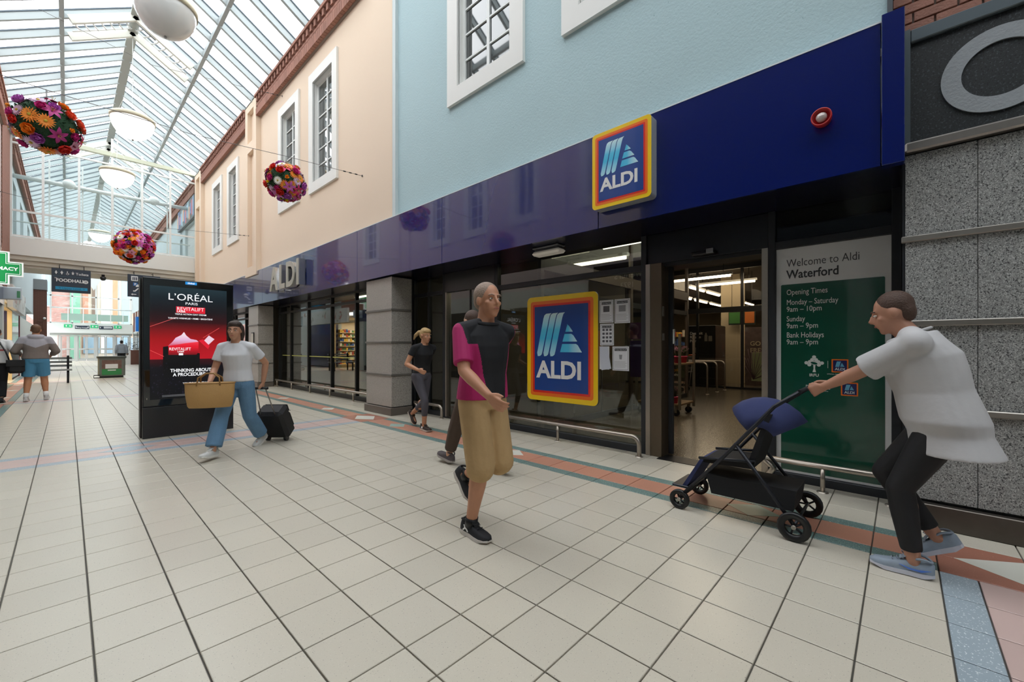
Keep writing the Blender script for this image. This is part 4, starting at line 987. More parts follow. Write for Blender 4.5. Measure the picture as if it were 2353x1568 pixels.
t = thing('barber_pole', 'red, white and blue striped barber pole right of the far doors', 'pole', (3.62, 37.3, 1.55))
for k in range(9): part('stripe', MB().tube([(3.62, 37.3, 1.55 + k * .065), (3.62, 37.3, 1.55 + (k + 1) * .065)], .075, 10), [M('pole_red', 'C23B3B', .4), m_lw, M('pole_blue', '3355A0', .4)][k % 3], t)
for z in (1.5, 2.14): part('cap', MB().lathe([(0, .05), (.09, .05), (.09, 0), (0, 0)], (3.62, 37.3, z), 12), m_steel2, t)
part('bracket', MB().box((3.68, 37.27, 2.15), (4.1, 37.33, 2.2)).box((3.6, 37.27, 2.15), (3.7, 37.33, 2.2)), m_black, t)
# outside
ow = struct('wall_outside', MB().box((-14, 64.2, 0), (.2, 65, 13)), m_lb)
mb = MB()
for k in range(150):
    for q in range(44):
        if (k * 7 + q * 13) % 5 == 0: continue
        mb.box((-8.5 + q * .2 + (k % 2) * .1, 64.17, .02 + k * .08), (-8.5 + q * .2 + (k % 2) * .1 + .19, 64.21, .02 + k * .08 + .07))
o = part('brickwork', mb, M('pinkish_brick', 'B88E86', .9, noise=(4, .3)), ow); o['kind'] = 'stuff'
for i, (a, b, c, d) in enumerate(((-2.1, -1.1, 5.4, 8.8), (-2.4, -.8, 2.6, 3.5), (-2.2, -.7, .9, 2.0))):
    w = struct('window_%d' % (60 + i), MB().box((a, 64.05, c), (b, 64.16, d)), m_white); part('pane', MB().box((a + .1, 64.03, c + .1), ((a + b) / 2 - .04, 64.05, d - .1)).box(((a + b) / 2 + .04, 64.03, c + .1), (b - .1, 64.05, d - .1)), M('street_window', '8FA6B8', .1, coat=.5), w)
struct('wall_outside', MB().box((.2, 63.9, 0), (.95, 64.6, 11)), M('street_green', '6B9A82', .6))
ob = struct('wall_outside', MB().box((.95, 66, 0), (9, 67, 10.5)), M('street_cream', 'CDBFB0', .8))
for k, (a, b, c_) in enumerate(((1.15, 1.6, 'C7917A'), (1.9, 2.3, '7E6A5E'), (2.6, 3.3, 'DDE2E4'), (3.6, 4.0, 'C98F70'), (4.3, 5.0, '9DB7C8'), (5.2, 6, 'CFA58E'))): part('render_strip', MB().box((a, 65.9, .5), (b, 66, 9.5)), M('street_strip_%d' % k, c_, .8), ob)
for k in range(3): part('shop_window', MB().box((1.2 + 1.7 * k, 65.86, .5), (2.5 + 1.7 * k, 65.9, 2.3)), M('street_window', '', .1), ob)
struct('ground', MB().box((-40, YF + 14, -.3), (40, 140, -.05)).box((-40, YF + .2, -.3), (-2.3, YF + 14, -.05)).box((XG, YF + .2, -.3), (40, YF + 14, -.05)), M('street_paving', '9A948C', .8))
# ================================================================ PENDANT LAMPS
m_rim = M('lamp_rim_cream', 'CFCAB2', .4, .1); m_lit = M('lamp_bowl_lit', 'F6F6F2', .35, emit='FFFFFA', es=.95); m_off = M('lamp_bowl_unlit', 'CDD0CE', .22, coat=.5)
def lamp(y, lit, lab, x=1.35, r=.515):
    z = 7.92; t = thing('pendant_lamp', lab, 'lamp', (x, y, z - .44), 0, None)
    n = 9; prof = [(r * .985 * math.sin(PI / 2 * k / n), .17 - .56 * math.cos(PI / 2 * k / n)) for k in range(n + 1)]
    part('bowl', MB().lathe(prof, (x, y, z - .02), 36), m_lit if lit else m_off, t)
    part('rim', MB().lathe([(r * .97, .14), (r * 1.02, .12), (r * 1.03, .22), (r * .97, .26), (r * .9, .28), (0, .30)], (x, y, z), 36), m_rim, t)
    part('finial', MB().lathe([(0, -.03), (.02, -.02), (.025, 0), (.018, .02), (0, .03)], (x, y, z - .43), 10), MATS['chrome_grey'] if 'chrome_grey' in MATS else M('chrome_grey', '8E9190', .3, .7), t)
    for k in range(3):
        a = 2 * PI * k / 3 + .4; q = (x + r * .93 * math.cos(a), y + r * .93 * math.sin(a))
        part('wire', MB().tube([(q[0], q[1], z + .26), (x, y, z + 1.35)], .006, 4), m_wht2, t)
    part('drop_cable', MB().tube([(x, y, z + 1.35), (x, y, 10.57)], .008, 5), m_wht2, t); part('hook', MB().tube([(x, y + .02, z + 1.28), (x, y, z + 1.42)], .02, 6), m_wht2, t)
lamp(10.8, False, 'largest, unlit dome lamp hanging nearest under the glass ridge')
lamp(16.9, True, 'second dome lamp from the front, lit white, below the ridge'); lamp(22.5, True, 'lit dome lamp just in front of the footbridge screen'); lamp(35.1, True, 'farthest lit dome lamp, seen through the footbridge screen')
# ================================================================ FLOWER BALLS on wires
def petal(mb, L, w, az, tilt, cup, z0=0., r0=0., n=4, mi=0, tip=1.):
    """one petal: a curved strip leaving the axis at azimuth az"""
    c, s = math.cos(az), math.sin(az); vs = []; fs = []
    for i in range(n + 1):
        u = i / n; rr = r0 + L * (u * math.cos(tilt + cup * u)); z = z0 + L * u * math.sin(tilt + cup * u)
        ww = w * math.sin(PI * min(1, .16 + u * (.84 if tip < 1 else .80))) ** .7
        for k, e in ((-1, .25), (0, 0), (1, .25)):
            vs.append((rr * c - k * ww * s, rr * s + k * ww * c, z + e * ww * .6))
    for i in range(n):
        for k in range(2): a = i * 3 + k; fs.append((a, a + 1, a + 4, a + 3))
    mb.add(vs, fs, True, mi)
def rose():
    mb = MB()
    for L, w, n, tl, cp, r0, z in ((.055, .032, 6, .35, .5, .012, .0), (.045, .028, 6, .75, .5, .010, .008), (.036, .022, 5, 1.1, .6, .006, .014), (.028, .016, 4, 1.35, .8, .002, .018)):
        for k in range(n): petal(mb, L, w, 2 * PI * k / n + z * 60, tl, cp, z, r0, 3)
    return mb
def gerbera():
    mb = MB()
    for L, n, tl, z in ((.062, 18, .12, 0), (.045, 14, .3, .006)):
        for k in range(n): petal(mb, L, .0085, 2 * PI * k / n + z * 20, tl, -.1, z, .008, 2)
    mb.ell((0, 0, .012), .014, .014, .009, 10, 6, mi=1); return mb
def lily():
    mb = MB()
    for k in range(6): petal(mb, .085, .019, PI * k / 3, .75, -.75, 0, .004, 4, tip=.5)
    for k in range(5): mb.tube([(0, 0, 0), (.016 * math.cos(k * 1.256), .016 * math.sin(k * 1.256), .05)], .0018, 4, mi=1)
    return mb
def pom():
    mb = MB()
    for k in range(14): a = k * 2.4; h = k / 14; petal(mb, .03, .012, a, .2 + h * 1.2, .3, .004 + .01 * h, .003, 2)
    return mb
def orchid():
    mb = MB()
    for k in range(5): petal(mb, .06, .026, 2 * PI * k / 5, .35, -.25, 0, .004, 3)
    mb.ell((0, 0, .012), .010, .010, .012, 8, 5, mi=1); return mb
FLW = []
m_ctr = M('flower_centre', 'C9B040', .7); m_ctrd = M('flower_throat', '7A2340', .7)
for nm, fn, cols, wgt in (('rose', rose, ('E23A2E', 'FF9A2C', 'C56CC4', 'D2358A', 'F0603A'), 3), ('gerbera', gerbera, ('FFFDF2', 'FF9C38', 'F0D4EE'), 3), ('lily', lily, ('C23C8C', 'CC62B4', 'DC2E70'), 2), ('marigold', pom, ('FFE426', 'FFAA30'), 1), ('orchid', orchid, ('E0A0BC', 'C07CD0'), 1)):
    for c in cols:
        me = fn().mesh('flower', [M('petal_' + c, c, .55), m_ctrd if nm in ('orchid',) else m_ctr]); FLW += [me] * wgt
m_moss = M('dark_foliage', '2E5236', .9, noise=(30, .3), bump=(80, 1.))
def flower_ball(c, r, n, size, lab, seed):
    random.seed(seed); t = thing('flower_ball', lab, 'flower ball', (c[0], c[1], c[2] - r), 0, None)
    core = MB(); core.ell((0, 0, r), r * .86, r * .86, r * .86, 24, 16)
    for k in range(900):
        d = Vector((random.gauss(0, 1), random.gauss(0, 1), random.gauss(0, 1))).normalized(); p = d * r * .85 + Vector((0, 0, r)); o_ = d.orthogonal().normalized()
        q = Quaternion(d, random.uniform(0, 6.28)) @ o_; e = r * .12
        core.add([p, p + d * e * .7 + q * e * .5, p + d * e + q * e * .2], [(0, 1, 2)])
    o = part('foliage', core, m_moss, t, local=True)
    for k in range(n):
        zz = 1 - 2 * (k + .5) / n; a = k * 2.39996; d = Vector((math.sqrt(1 - zz * zz) * math.cos(a), math.sqrt(1 - zz * zz) * math.sin(a), zz))
        d = (d + Vector((random.gauss(0, .09), random.gauss(0, .09), random.gauss(0, .09)))).normalized()
        f_ = link('flower', random.choice(FLW), t, d * r * random.uniform(.86, .95) + Vector((0, 0, r)))
        f_.rotation_mode = 'QUATERNION'; f_.rotation_quaternion = d.to_track_quat('Z', 'Y') @ Quaternion((0, 0, 1), random.uniform(0, 6.28)); sc = size * random.uniform(.85, 1.15); f_.scale = (sc, sc, sc)
    part('hook', MB().tube([(0, 0, r * 1.8), (0, 0, 2 * r + .14)], .008, 5), MATS['chrome_grey'], t, local=True)
def wire(y, pts, lab):
    t = thing('hanging_wire', lab, 'wire', pts[0])
    part('cable', MB().tube(pts, .0045, 5, mi=0), M('wire_grey', '6E6A68', .5, .3), t)
    for p, s in ((pts[0], 1), (pts[-1], -1)):
        part('eye_bolt', MB().tube([p, (p[0] - s * .006, p[1], p[2])], .022, 8), m_black, t)
        q = pts[1] if s > 0 else pts[-2]; A_, B_ = Vector(p), Vector(q); D_ = (B_ - A_).normalized()
        for k in range(3): part('clamp', MB().tube([A_ + D_ * (.10 + .12 * k), A_ + D_ * (.15 + .12 * k)], .011, 6), m_black, t)
flower_ball((-.18, 8.0, 4.09), .335, 58, 1.25, 'flower ball with wide green gaps hanging at the upper left edge', 21)
flower_ball((2.66, 8.0, 4.20), .325, 88, 1.22, 'flower ball hanging in front of the peach wall and its window', 5)
flower_ball((1.24, 15.2, 3.98), .44, 190, 1.32, 'densest flower ball, hanging in front of the white footbridge beam', 9)
wire(8.0, [(XL + .01, 8, 4.62), (-.18, 8, 4.56), (1.3, 8, 4.55), (2.66, 8, 4.66), (XR - .01, 8, 4.74)], 'thin wire carrying the two nearer flower balls across the mall')
wire(15.2, [(XL + .01, 15.2, 4.9), (1.24, 15.2, 4.56), (XR - .15, 15.2, 4.80)], 'thin wire carrying the densest flower ball, fixed to the peach pilaster')
wire(12.6, [(XL + .01, 12.6, 8.2), (1.3, 12.6, 7.75), (XR - .01, 12.6, 8.25)], 'high thin wire crossing the mall below the glass roof')
# ================================================================ ADVERTISING SCREEN
m_kb = M('kiosk_black', '131317', .3, coat=.3); m_ks = M('kiosk_side', '2A2628', .4, .3)
kx0, kx1, ky0, ky1 = .703, 1.762, 7.57, 7.86
k_ = thing('advertising_screen', 'tall black free-standing digital advertising screen in the middle of the mall', 'screen', ((kx0 + kx1) / 2, (ky0 + ky1) / 2, 0))
part('plinth', MB().bbox((kx0, ky0, 0), (kx1, ky1, .425), .004), m_kb, k_)
part('cabinet', MB().bbox((kx0, ky0, .432), (kx1, ky1, 2.228), .006), m_kb, k_); part('rear_cabinet', MB().bbox((kx0 - .014, ky0 + .12, .0), (kx0 - .0005, ky1, 2.22), .004), m_ks, k_)
f = on_front(kx0, ky0 - .0005, .435)
part('front_glass', MB().box(f(.012, .012, 0), f(1.047, 1.782, .002)), M('screen_glass', '08090C', .06, coat=1.), k_)
SC0 = on_front(kx0 + .075, ky0 - .003, .53)                      # lower left of the lit picture, .895 x 1.59
def em(n, h, s=1.0): return M('screen_' + n, h, .4, emit=h, es=s * .55)
part('picture_top', MB().box(SC0(0, 1.08, 0), SC0(.895, 1.59, .0006)), ramp_mat('screen_dusk', [(0, '30060C'), (.35, '120C12'), (.7, '0C1A22'), (1, '1A2E36')], 2, .4, .5), k_)
part('picture_red', MB().box(SC0(0, .56, 0), SC0(.895, 1.08, .0006)), ramp_mat('screen_red', [(0, 'B01020'), (.55, '96060E'), (1, '3A060C')], 2, .4, .6), k_)
part('picture_base', MB().box(SC0(0, 0, 0), SC0(.895, .56, .0006)), ramp_mat('screen_base', [(0, '05070A'), (.8, '0A0810'), (1, '3A0810')], 2, .4, .5), k_)
m_stx = em('white', 'E8E8EA', 1.3); m_scr = em('bright_red', 'D0152C', 1.1)
def st(s, size, u, v, m=None, **k): return lettering(s, size, lambda a, b, d=0: SC0(a + u, b + v, d), m or m_stx, k_, depth=.0006, d0=.002, **k)
part('brand_tab', MB().box(f(.465, 1.735, .002), f(.60, 1.775, .003)), em('tab_blue', '1E88D2'), k_); lettering('global', .036, lambda a, b, d=0: f(.532 + a, 1.745 + b, d), m_stx, k_, depth=.0005, d0=.003, align='CENTER', bold=.02)
st('L’ORÉAL', .135, .455, 1.405, align='CENTER', w=1.03, bold=-.002); st('PARIS', .052, .463, 1.345, align='CENTER', w=1.15)
part('red_box', MB().box(SC0(.285, 1.225, .0006), SC0(.625, 1.315, .0014)), m_scr, k_); st('REVITALIFT', .072, .292, 1.258, w=.88, bold=-.004); st('LASER', .036, .294, 1.232, bold=.02)
st('TRIPLE ACTION DAY CREAM', .030, .455, 1.195, align='CENTER', w=.95, bold=.015); st('TARGETS WRINKLES • FIRMS • BRIGHTENS', .030, .455, 1.135, align='CENTER', w=.92, bold=.015)
for a, b in (((.0, 1.015), (.29, 1.155)), ((.60, .87), (.80, 1.02)), ((.0, .69), (.15, .60))):
    part('light_ray', MB().prism([(a[0], a[1] - .003), (b[0], b[1] - .003), (b[0], b[1] + .003), (a[0], a[1] + .003)], SC0, .0006, .0012), em('ray', 'E05A5A'), k_)
part('black_block', MB().prism([(.14, .30), (.56, .30), (.56, .64), (.19, .745), (.14, .735)], SC0, .0006, .0010), em('block', '07070A', .5), k_)
part('jar', MB().prism([(.20, .62), (.52, .62), (.545, .66), (.545, .80), (.50, .83), (.24, .80), (.20, .745)], SC0, .0010, .0016), ramp_mat('jar_red', [(0, '6E0A14'), (.6, 'D8142A'), (1, 'F04050')], 2, .3, .6), k_)
part('cream_swirl', MB().prism([(.19, .745), (.24, .80), (.28, .865), (.345, .905), (.375, .95), (.40, .90), (.45, .85), (.52, .835), (.545, .81), (.40, .79)], SC0, .0016, .002), ramp_mat('cream', [(0, 'C03048'), (.4, 'D9A8C8'), (1, 'F0E0EA')], 2, .3, .6), k_)
part('tube', MB().prism([(.59, .80), (.66, .76), (.74, .85), (.67, .905)], SC0, .0010, .0014), em('tube', 'E8C8D8'), k_); part('tube_red', MB().prism([(.545, .83), (.60, .845), (.68, .75), (.66, .70)], SC0, .0012, .0016), m_scr, k_)
st('REVITALIFT', .058, .205, .685, w=.86, bold=.0); st('LASER', .028, .30, .658, bold=.02); part('label_chip', MB().box(SC0(.315, .615, .002), SC0(.365, .645, .0026)), m_stx, k_)
st('THINKING ABOUT', .066, .22, .375, w=.86, bold=.02); st('A PROCEDURE', .066, .25, .315, w=.86, bold=.02); st('YOU’RE WORTH IT.', .036, .36, .195, w=1.0, bold=.02)
for k in range(2): part('small_print', MB().box(SC0(.13, .032 + .016 * k, .0006), SC0(.80, .037 + .016 * k, .0012)), em('print', '8E9094', .7), k_)
random.seed(4)
for k in range(60):
    u, v = random.uniform(.01, .4), random.uniform(.02, .52); part('petal_speck', MB().prism([(u, v), (u + random.uniform(.01, .025), v + .006), (u + .008, v + random.uniform(.01, .03))], SC0, .0006, .001), em('speck', '2A2238', .6), k_)
part('lock', MB().box(f(.04, .10, .002), f(.048, .125, .004)), m_steel, k_)
# ================================================================ LITTER BIN with posters, seat edges
b_ = thing('litter_bin', 'grey three-sided litter bin with a green poster, beyond the advertising screen', 'bin', (1.24, 23.7, 0), PI)
def tri(r, z, rr=.06):
    pts = []
    for k in range(3):
        a = -PI / 2 + 2 * PI * k / 3
        for j in range(-3, 4): pts.append((r * math.cos(a) + rr * math.cos(a + j * .34), r * math.sin(a) + rr * math.sin(a + j * .34)))
    return pts
F3 = lambda u, v, d: (u, v, d)
m_bin = M('bin_grey', '6E726B', .4, .3)
part('body', MB().prism(tri(.40, 0), F3, .08, .80), m_bin, b_, local=True); part('foot', MB().prism(tri(.34, 0), F3, 0, .08), m_black, b_, local=True); part('lid', MB().prism(tri(.44, 0), F3, .80, .875), M('bin_lid', '565A54', .35, .5), b_, local=True)
part('poster', MB().box((-.29, .266, .12), (.29, .272, .36)), M('poster_green', '2F8048', .5), b_, local=True); part('poster_photo', MB().box((-.29, .266, .36), (.29, .272, .72)), M('poster_brown', '6B5148', .6, noise=(14, .5)), b_, local=True)
part('poster_text', MB().box((-.18, .272, .38), (.19, .276, .56)), m_sw, b_, local=True); part('poster_line', MB().box((-.12, .272, .29), (.12, .276, .33)), m_sw, b_, local=True)
part('side_loop', MB().tube([(.34, .3, .02), (.52, .34, .02), (.52, .34, .12), (.34, .3, .12)], .018, 6), m_black, b_, local=True)
bn = thing('bench', 'metal slatted bench at the left, half hidden by the man in blue shorts', 'bench', (-.55, 21.5, 0))
for k in range(5): part('slat', MB().box((-1.05, 21.2 + k * .13, .43), (.12, 21.3 + k * .13, .47)), M('bench_slat', '8C8F8D', .5, .3), bn)
for k in range(3): part('back_slat', MB().box((-1.05, 21.86, .55 + k * .13), (.12, 21.89, .63 + k * .13)), MATS['bench_slat'], bn)
for x in (-.95, .02): part('leg', MB().box((x - .03, 21.2, 0), (x + .03, 21.26, .43)).box((x - .03, 21.80, 0), (x + .03, 21.86, .95)).box((x - .03, 21.2, .38), (x + .03, 21.86, .43)), m_black, bn)
# ================================================================ INSIDE THE DOOR: flower trolley, machine, barriers
ft = thing('flower_trolley', 'wheeled wooden trolley of pink potted flowers inside the shop door', 'trolley', (7.9, 3.25, 0))
m_wood = M('trolley_wood', '7A6244', .7, noise=(8, .2))
for z in (.19, .93): part('shelf', MB().bbox((7.55, 2.92, z), (8.25, 3.75, z + .035), .004), m_wood, ft)
for x in (7.55, 8.25):
    for y in (2.92, 3.75): part('post', MB().box((x - .02, y - .02, .12), (x + .02, y + .02, 1.5 if y < 3 else 1.3)), M('trolley_steel', '8A8274', .4, .7), ft)
for x in (7.6, 8.2):
    for y in (3.0, 3.68):
        wl_ = part('castor', MB().tube([(x - .025, y, .06), (x + .025, y, .06)], .06, 12), m_black, ft); part('fork', MB().box((x - .035, y - .02, .06), (x + .035, y + .02, .19)), MATS['trolley_steel'], wl_)
random.seed(8)
m_pot = M('pot_pink', 'C2315E', .45); bl_me = None
def pot(x, y, z, lab, dark=False):
    t = thing('potted_flower', lab, 'potted plant', (x, y, z), random.uniform(0, 6), 'pink potted flowers on the trolley')
    part('pot', MB().lathe([(0, 0), (.05, 0), (.066, .11), (.072, .11), (.072, .125), (.06, .125), (.0, .12)], n=16), m_pot, t, local=True)
    mb = MB(); lf = MB()
    for k in range(60):
        a = random.uniform(0, 6.28); r = random.uniform(.01, .078); h = random.uniform(.18, .30)
        p = Vector((r * math.cos(a), r * math.sin(a), h)); q = Vector((.3 * r * math.cos(a), .3 * r * math.sin(a), .12))
        lf.tube([q, p], .0015, 3, caps=False)
        w = Vector((-math.sin(a), math.cos(a), 0)) * .014; m_ = q.lerp(p, random.uniform(.2, .7)); lf.add([m_, m_ + w + Vector((0, 0, .02)), m_ + Vector((0, 0, .05)), m_ - w + Vector((0, 0, .02))], [(0, 1, 2, 3)])
        for e in range(4): b = p + Vector((random.gauss(0, .012), random.gauss(0, .012), random.gauss(0, .01))); mb.add([b + Vector((-.008, 0, 0)), b + Vector((0, -.008, .003)), b + Vector((.008, 0, 0)), b + Vector((0, .008, .003))], [(0, 1, 2, 3)])
    part('stems', lf, M('stem_green', '3E5230', .7), t, local=True)['kind'] = 'stuff'
    part('blossom', mb, M('blossom_dark', '5A2238', .7) if dark else M('blossom_pink', 'D9A0B4', .7), t, local=True)['kind'] = 'stuff'
for k in range(5): pot(7.63, 2.99 + k * .16, .965, ['pink potted flower on the top trolley shelf, nearest the door edge', 'second pink potted flower from the right on the top trolley shelf', 'middle pink potted flower on the top trolley shelf', 'fourth pink potted flower from the right on the top trolley shelf', 'leftmost pink potted flower in the front row of the trolley'][k])
for k in range(3): pot(7.95, 3.0 + k * .2, .965, ['pink potted flower in the rear row of the top shelf, at the right', 'pink potted flower in the rear row of the top shelf, in the middle', 'pink potted flower in the rear row of the top shelf, at the left'][k])
for k in range(3): pot(7.65, 3.05 + k * .2, .225, ['dark potted heather on the lower trolley shelf, rightmost', 'dark potted heather on the lower trolley shelf, middle', 'dark potted heather on the lower trolley shelf, leftmost'][k], True)
for k, x in enumerate((13.1, 12.4, 11.6)):
    t = thing('trolley_bay_barrier', ['farthest of three bent steel tube barriers inside the shop', 'middle of three bent steel tube barriers inside the shop', 'nearest of three bent steel tube barriers inside the shop'][k], 'barrier', (x, 4.6, 0))
    y0, y1 = 3.76, 5.6; R_ = .12; P = [(x, y0, .01)] + [(x, y0 + R_ * (1 - math.cos(a)), .72 + R_ * math.sin(a)) for a in [PI / 2 * q / 6 for q in range(7)]] + [(x, y1 - R_ * (1 - math.cos(a)), .72 + R_ * math.sin(a)) for a in [PI / 2 * q / 6 for q in range(6, -1, -1)]] + [(x, y1, .01)]
    part('rail', MB().tube(P, .025, 10), m_steel, t)
    for y in (y0, y1): part('foot_flange', MB().lathe([(0, .014), (.03, .014), (.055, .006), (.055, 0)], (x, y, 0), 12), m_steel, t)
rm = thing('bottle_return_machine', 'tall black deposit return machine behind the steel barriers', 'machine', (14.5, 4.7, 0))
part('body', MB().bbox((14.0, 4.30, 0), (15.0, 5.12, 1.95), .01), M('machine_black', '17181A', .4), rm); part('side_panel', MB().box((14.0, 4.285, .02), (15.0, 4.299, 1.93)), M('machine_brown', '3A2A22', .5), rm)
f = on_right(13.998, 5.08, 1.2)
for k, s in enumerate(('Deposit', 'Return', 'Point')): lettering(s, .125, lambda u, v, d=0: f(.0 + u, .46 - .125 * k + v, d), m_lw, rm, depth=.004, bold=.02)
part('bottle_symbol', MB().prism([(.46, .24), (.55, .24), (.55, .42), (.527, .47), (.527, .51), (.483, .51), (.483, .47), (.46, .42)], f, 0, .004), M('symbol_grey', '9C9A94', .5), rm); part('can_symbol', MB().prism([(.58, .24), (.69, .24), (.69, .41), (.58, .41)], f, 0, .004), MATS['symbol_grey'], rm)
part('slot', MB().prism([(.2 + .09 * math.cos(2 * PI * k / 18), -.05 + .09 * math.sin(2 * PI * k / 18)) for k in range(18)], f, 0, .004), m_steel2, rm)
tr = thing('shopping_trolley', 'wire shopping trolley with an orange handle parked between the barriers', 'trolley', (12.0, 4.9, 0))
W_ = MB()
for k in range(9):
    a = k / 8; W_.tube([(11.75 + .5 * a, 4.4, .55 - .0 * a), (11.75 + .5 * a, 4.35, .98)], .004, 4); W_.tube([(11.75 + .5 * a, 5.3, .50), (11.75 + .5 * a, 5.45, .98)], .004, 4)
for z in (.55, .66, .77, .88, .98): W_.tube([(11.75, 4.37, z), (12.25, 4.37, z), (12.25, 5.4, z), (11.75, 5.4, z), (11.75, 4.37, z)], .005, 4)
for k in range(8): W_.tube([(11.75 + .07 * k, 4.38, .55), (11.75 + .07 * k, 5.35, .52)], .004, 4)
part('basket', W_, m_steel2, tr)['kind'] = 'stuff'
part('handle', MB().tube([(11.75, 4.30, 1.03), (12.25, 4.30, 1.03)], .016, 8), M('handle_orange', 'D9662A', .4), tr); part('chassis', MB().tube([(11.78, 4.35, .98), (11.78, 4.45, .16), (11.85, 5.4, .14), (12.15, 5.4, .14), (12.22, 4.45, .16), (12.22, 4.35, .98)], .012, 6), m_steel2, tr)
for x, y in ((11.78, 4.5), (12.22, 4.5), (11.85, 5.35), (12.15, 5.35)): part('castor', MB().tube([(x - .015, y, .065), (x + .015, y, .065)], .065, 12), m_black, tr)
ad = part('advert_board', MB().box((11.70, 4.32, .3), (11.72, 4.9, .9)), m_black, tr); lettering('ALDI', .10, lambda u, v, d=0: (11.695 - d, 4.8 - u, .78 + v), m_lw, tr, depth=.003, bold=.03); lettering('Everyday', .10, lambda u, v, d=0: (11.695 - d, 4.85 - u, .58 + v), M('advert_orange', 'E09A2A', .5), tr, depth=.003, bold=.02); lettering('amazing.', .10, lambda u, v, d=0: (11.695 - d, 4.85 - u, .45 + v), m_lw, tr, depth=.003, bold=.02)
# goods and posters deeper in the shop
random.seed(14)
for i, (x, y, w, lab) in enumerate(((17.5, 4.3, 2.4, 'long shelf of mixed goods far inside the shop, behind the glass'), (18.5, 7.4, 3.0, 'shelf of red and orange goods deep in the shop at the left'), (20.5, 3.2, 2.2, 'shelf of mixed goods deep in the shop at the right'))):
    t = thing('shelf_unit', lab, 'shelf', (x, y, 0)); part('back_panel', MB().box((x + .25, y - w / 2, 0), (x + .3, y + w / 2, 1.9)), m_iw2, t)
    for k in range(5):
        z = .15 + k * .38; part('shelf', MB().box((x - .3, y - w / 2, z), (x + .25, y + w / 2, z + .03)), m_steel2, t); mb = MB()
        for q in range(int(w / .13)):
            h = random.uniform(.12, .3); mb.box((x - .25, y - w / 2 + .02 + q * .13, z + .03), (x + .05, y - w / 2 + .02 + q * .13 + .11, z + .03 + h), mi=random.choice((1, 1, 4, 0, 3)) if i == 1 else random.randrange(5))
        part('goods', mb, [MATS['goods_%d' % j] for j in range(5)], t)['kind'] = 'stuff'
t = thing('poster_stand', 'pale green spring poster with lilac twigs behind the inner glass, right of the doorway', 'poster', (13.9, 3.0, 0)); part('board', MB().box((13.88, 2.4, .25), (13.92, 3.25, 1.10)), M('poster_pale_green', 'B5C49A', .6), t); part('foot', MB().box((13.8, 2.5, 0), (14.05, 3.2, .05)), m_black, t); part('post', MB().box((13.89, 2.8, .05), (13.93, 2.86, .3)), m_black, t)
for k, s in enumerate(('bring', 'bursting', 'with', 'colour')): lettering(s, .13, lambda u, v, d=0: (13.878 - d, 2.78 - u, .92 - .15 * k + v), M('poster_olive', '6E7A5A', .6), t, depth=.003, align='CENTER')
for k in range(14): part('twig', MB().tube([(13.87, 3.2, .3), (13.86, 3.2 + random.uniform(-.5, .35), .5 + random.uniform(0, .7))], .008, 4), M('twig_lilac', '7A6070', .7), t)
t = thing('floral_board', 'dark floral display panel behind the inner glass at the right of the doorway', 'poster', (15.2, 3.1, 0)); part('board', MB().box((15.2, 2.3, .0), (15.3, 3.75, 1.9)), M('floral_print', '5B4A48', .7, noise=(6, .6)), t); lettering('GO', .2, lambda u, v, d=0: (15.195 - d, 3.6 - u, 1.3 + v), m_iw2, t, depth=.004, bold=.02); lettering('FRESH', .2, lambda u, v, d=0: (15.195 - d, 3.6 - u, 1.08 + v), m_iw2, t, depth=.004, bold=.02)
struct('column', MB().box((15.6, 4.0, 0), (16.2, 4.6, 3.75)), m_iw2)
t = thing('hanging_poster', 'green, orange and black hanging poster above the far aisle', 'poster', (15.4, 3.9, 2.0)); part('board', MB().box((15.40, 3.5, 2.0), (15.44, 4.3, 2.45)), M('poster_dark', '1E2A1E', .6), t); part('orange_patch', MB().box((15.39, 3.52, 2.05), (15.40, 3.8, 2.42)), M('poster_orange', 'C9702E', .6), t); part('green_patch', MB().box((15.39, 3.95, 2.05), (15.40, 4.28, 2.42)), M('poster_green2', '3F7A3A', .6), t)
for y in (3.6, 4.2): part('hanger', MB().tube([(15.42, y, 2.45), (15.42, y, 3.75)], .008, 4), m_black, t)
t = thing('window_poster', 'purple notice poster standing inside the big shop window at the right', 'poster', (5.35, 2.55, 0)); part('board', MB().box((5.34, 2.3, .85), (5.36, 2.75, 1.35)), M('poster_purple', '4A1A58', .4), t); part('upper_board', MB().box((5.34, 2.3, 1.37), (5.36, 2.75, 1.6)), M('poster_plum', '6A2458', .4), t); part('stand', MB().tube([(5.36, 2.52, 0), (5.36, 2.52, 1.5)], .015, 6), m_black, t); part('stand_foot', MB().lathe([(0, .02), (.15, .015), (.16, 0)], (5.36, 2.52, 0), 16), m_black, t)
t = thing('display_screen', 'dark standing display screen inside the window left of the big logo', 'screen', (6.2, 4.9, 0)); part('panel', MB().box((6.2, 4.55, .5), (6.3, 5.25, 1.95)), m_black, t); part('picture', MB().box((6.19, 4.6, .9), (6.2, 5.2, 1.85)), M('dim_screen', '1E2A4A', .3, emit='2A3E78', es=.3), t); part('stand', MB().box((6.15, 4.7, 0), (6.4, 5.1, .5)), m_black, t)
t = thing('clothes_rack', 'small rack of orange clothes inside the window beside the logo', 'rack', (6.6, 4.25, 0))
part('rail', MB().tube([(6.6, 3.95, 0), (6.6, 3.95, 1.6), (6.6, 4.55, 1.6), (6.6, 4.55, 0)], .015, 6), m_steel2, t)
for k in range(6): part('garment', MB().prism([(-.13, .0), (.13, .0), (.16, .62), (.05, .70), (-.05, .70), (-.16, .62)], lambda u, v, d, k=k: (6.6 + u, 4.02 + .09 * k + d, .86 + v), 0, .03), M('garment_orange', 'C07A34', .8), t)
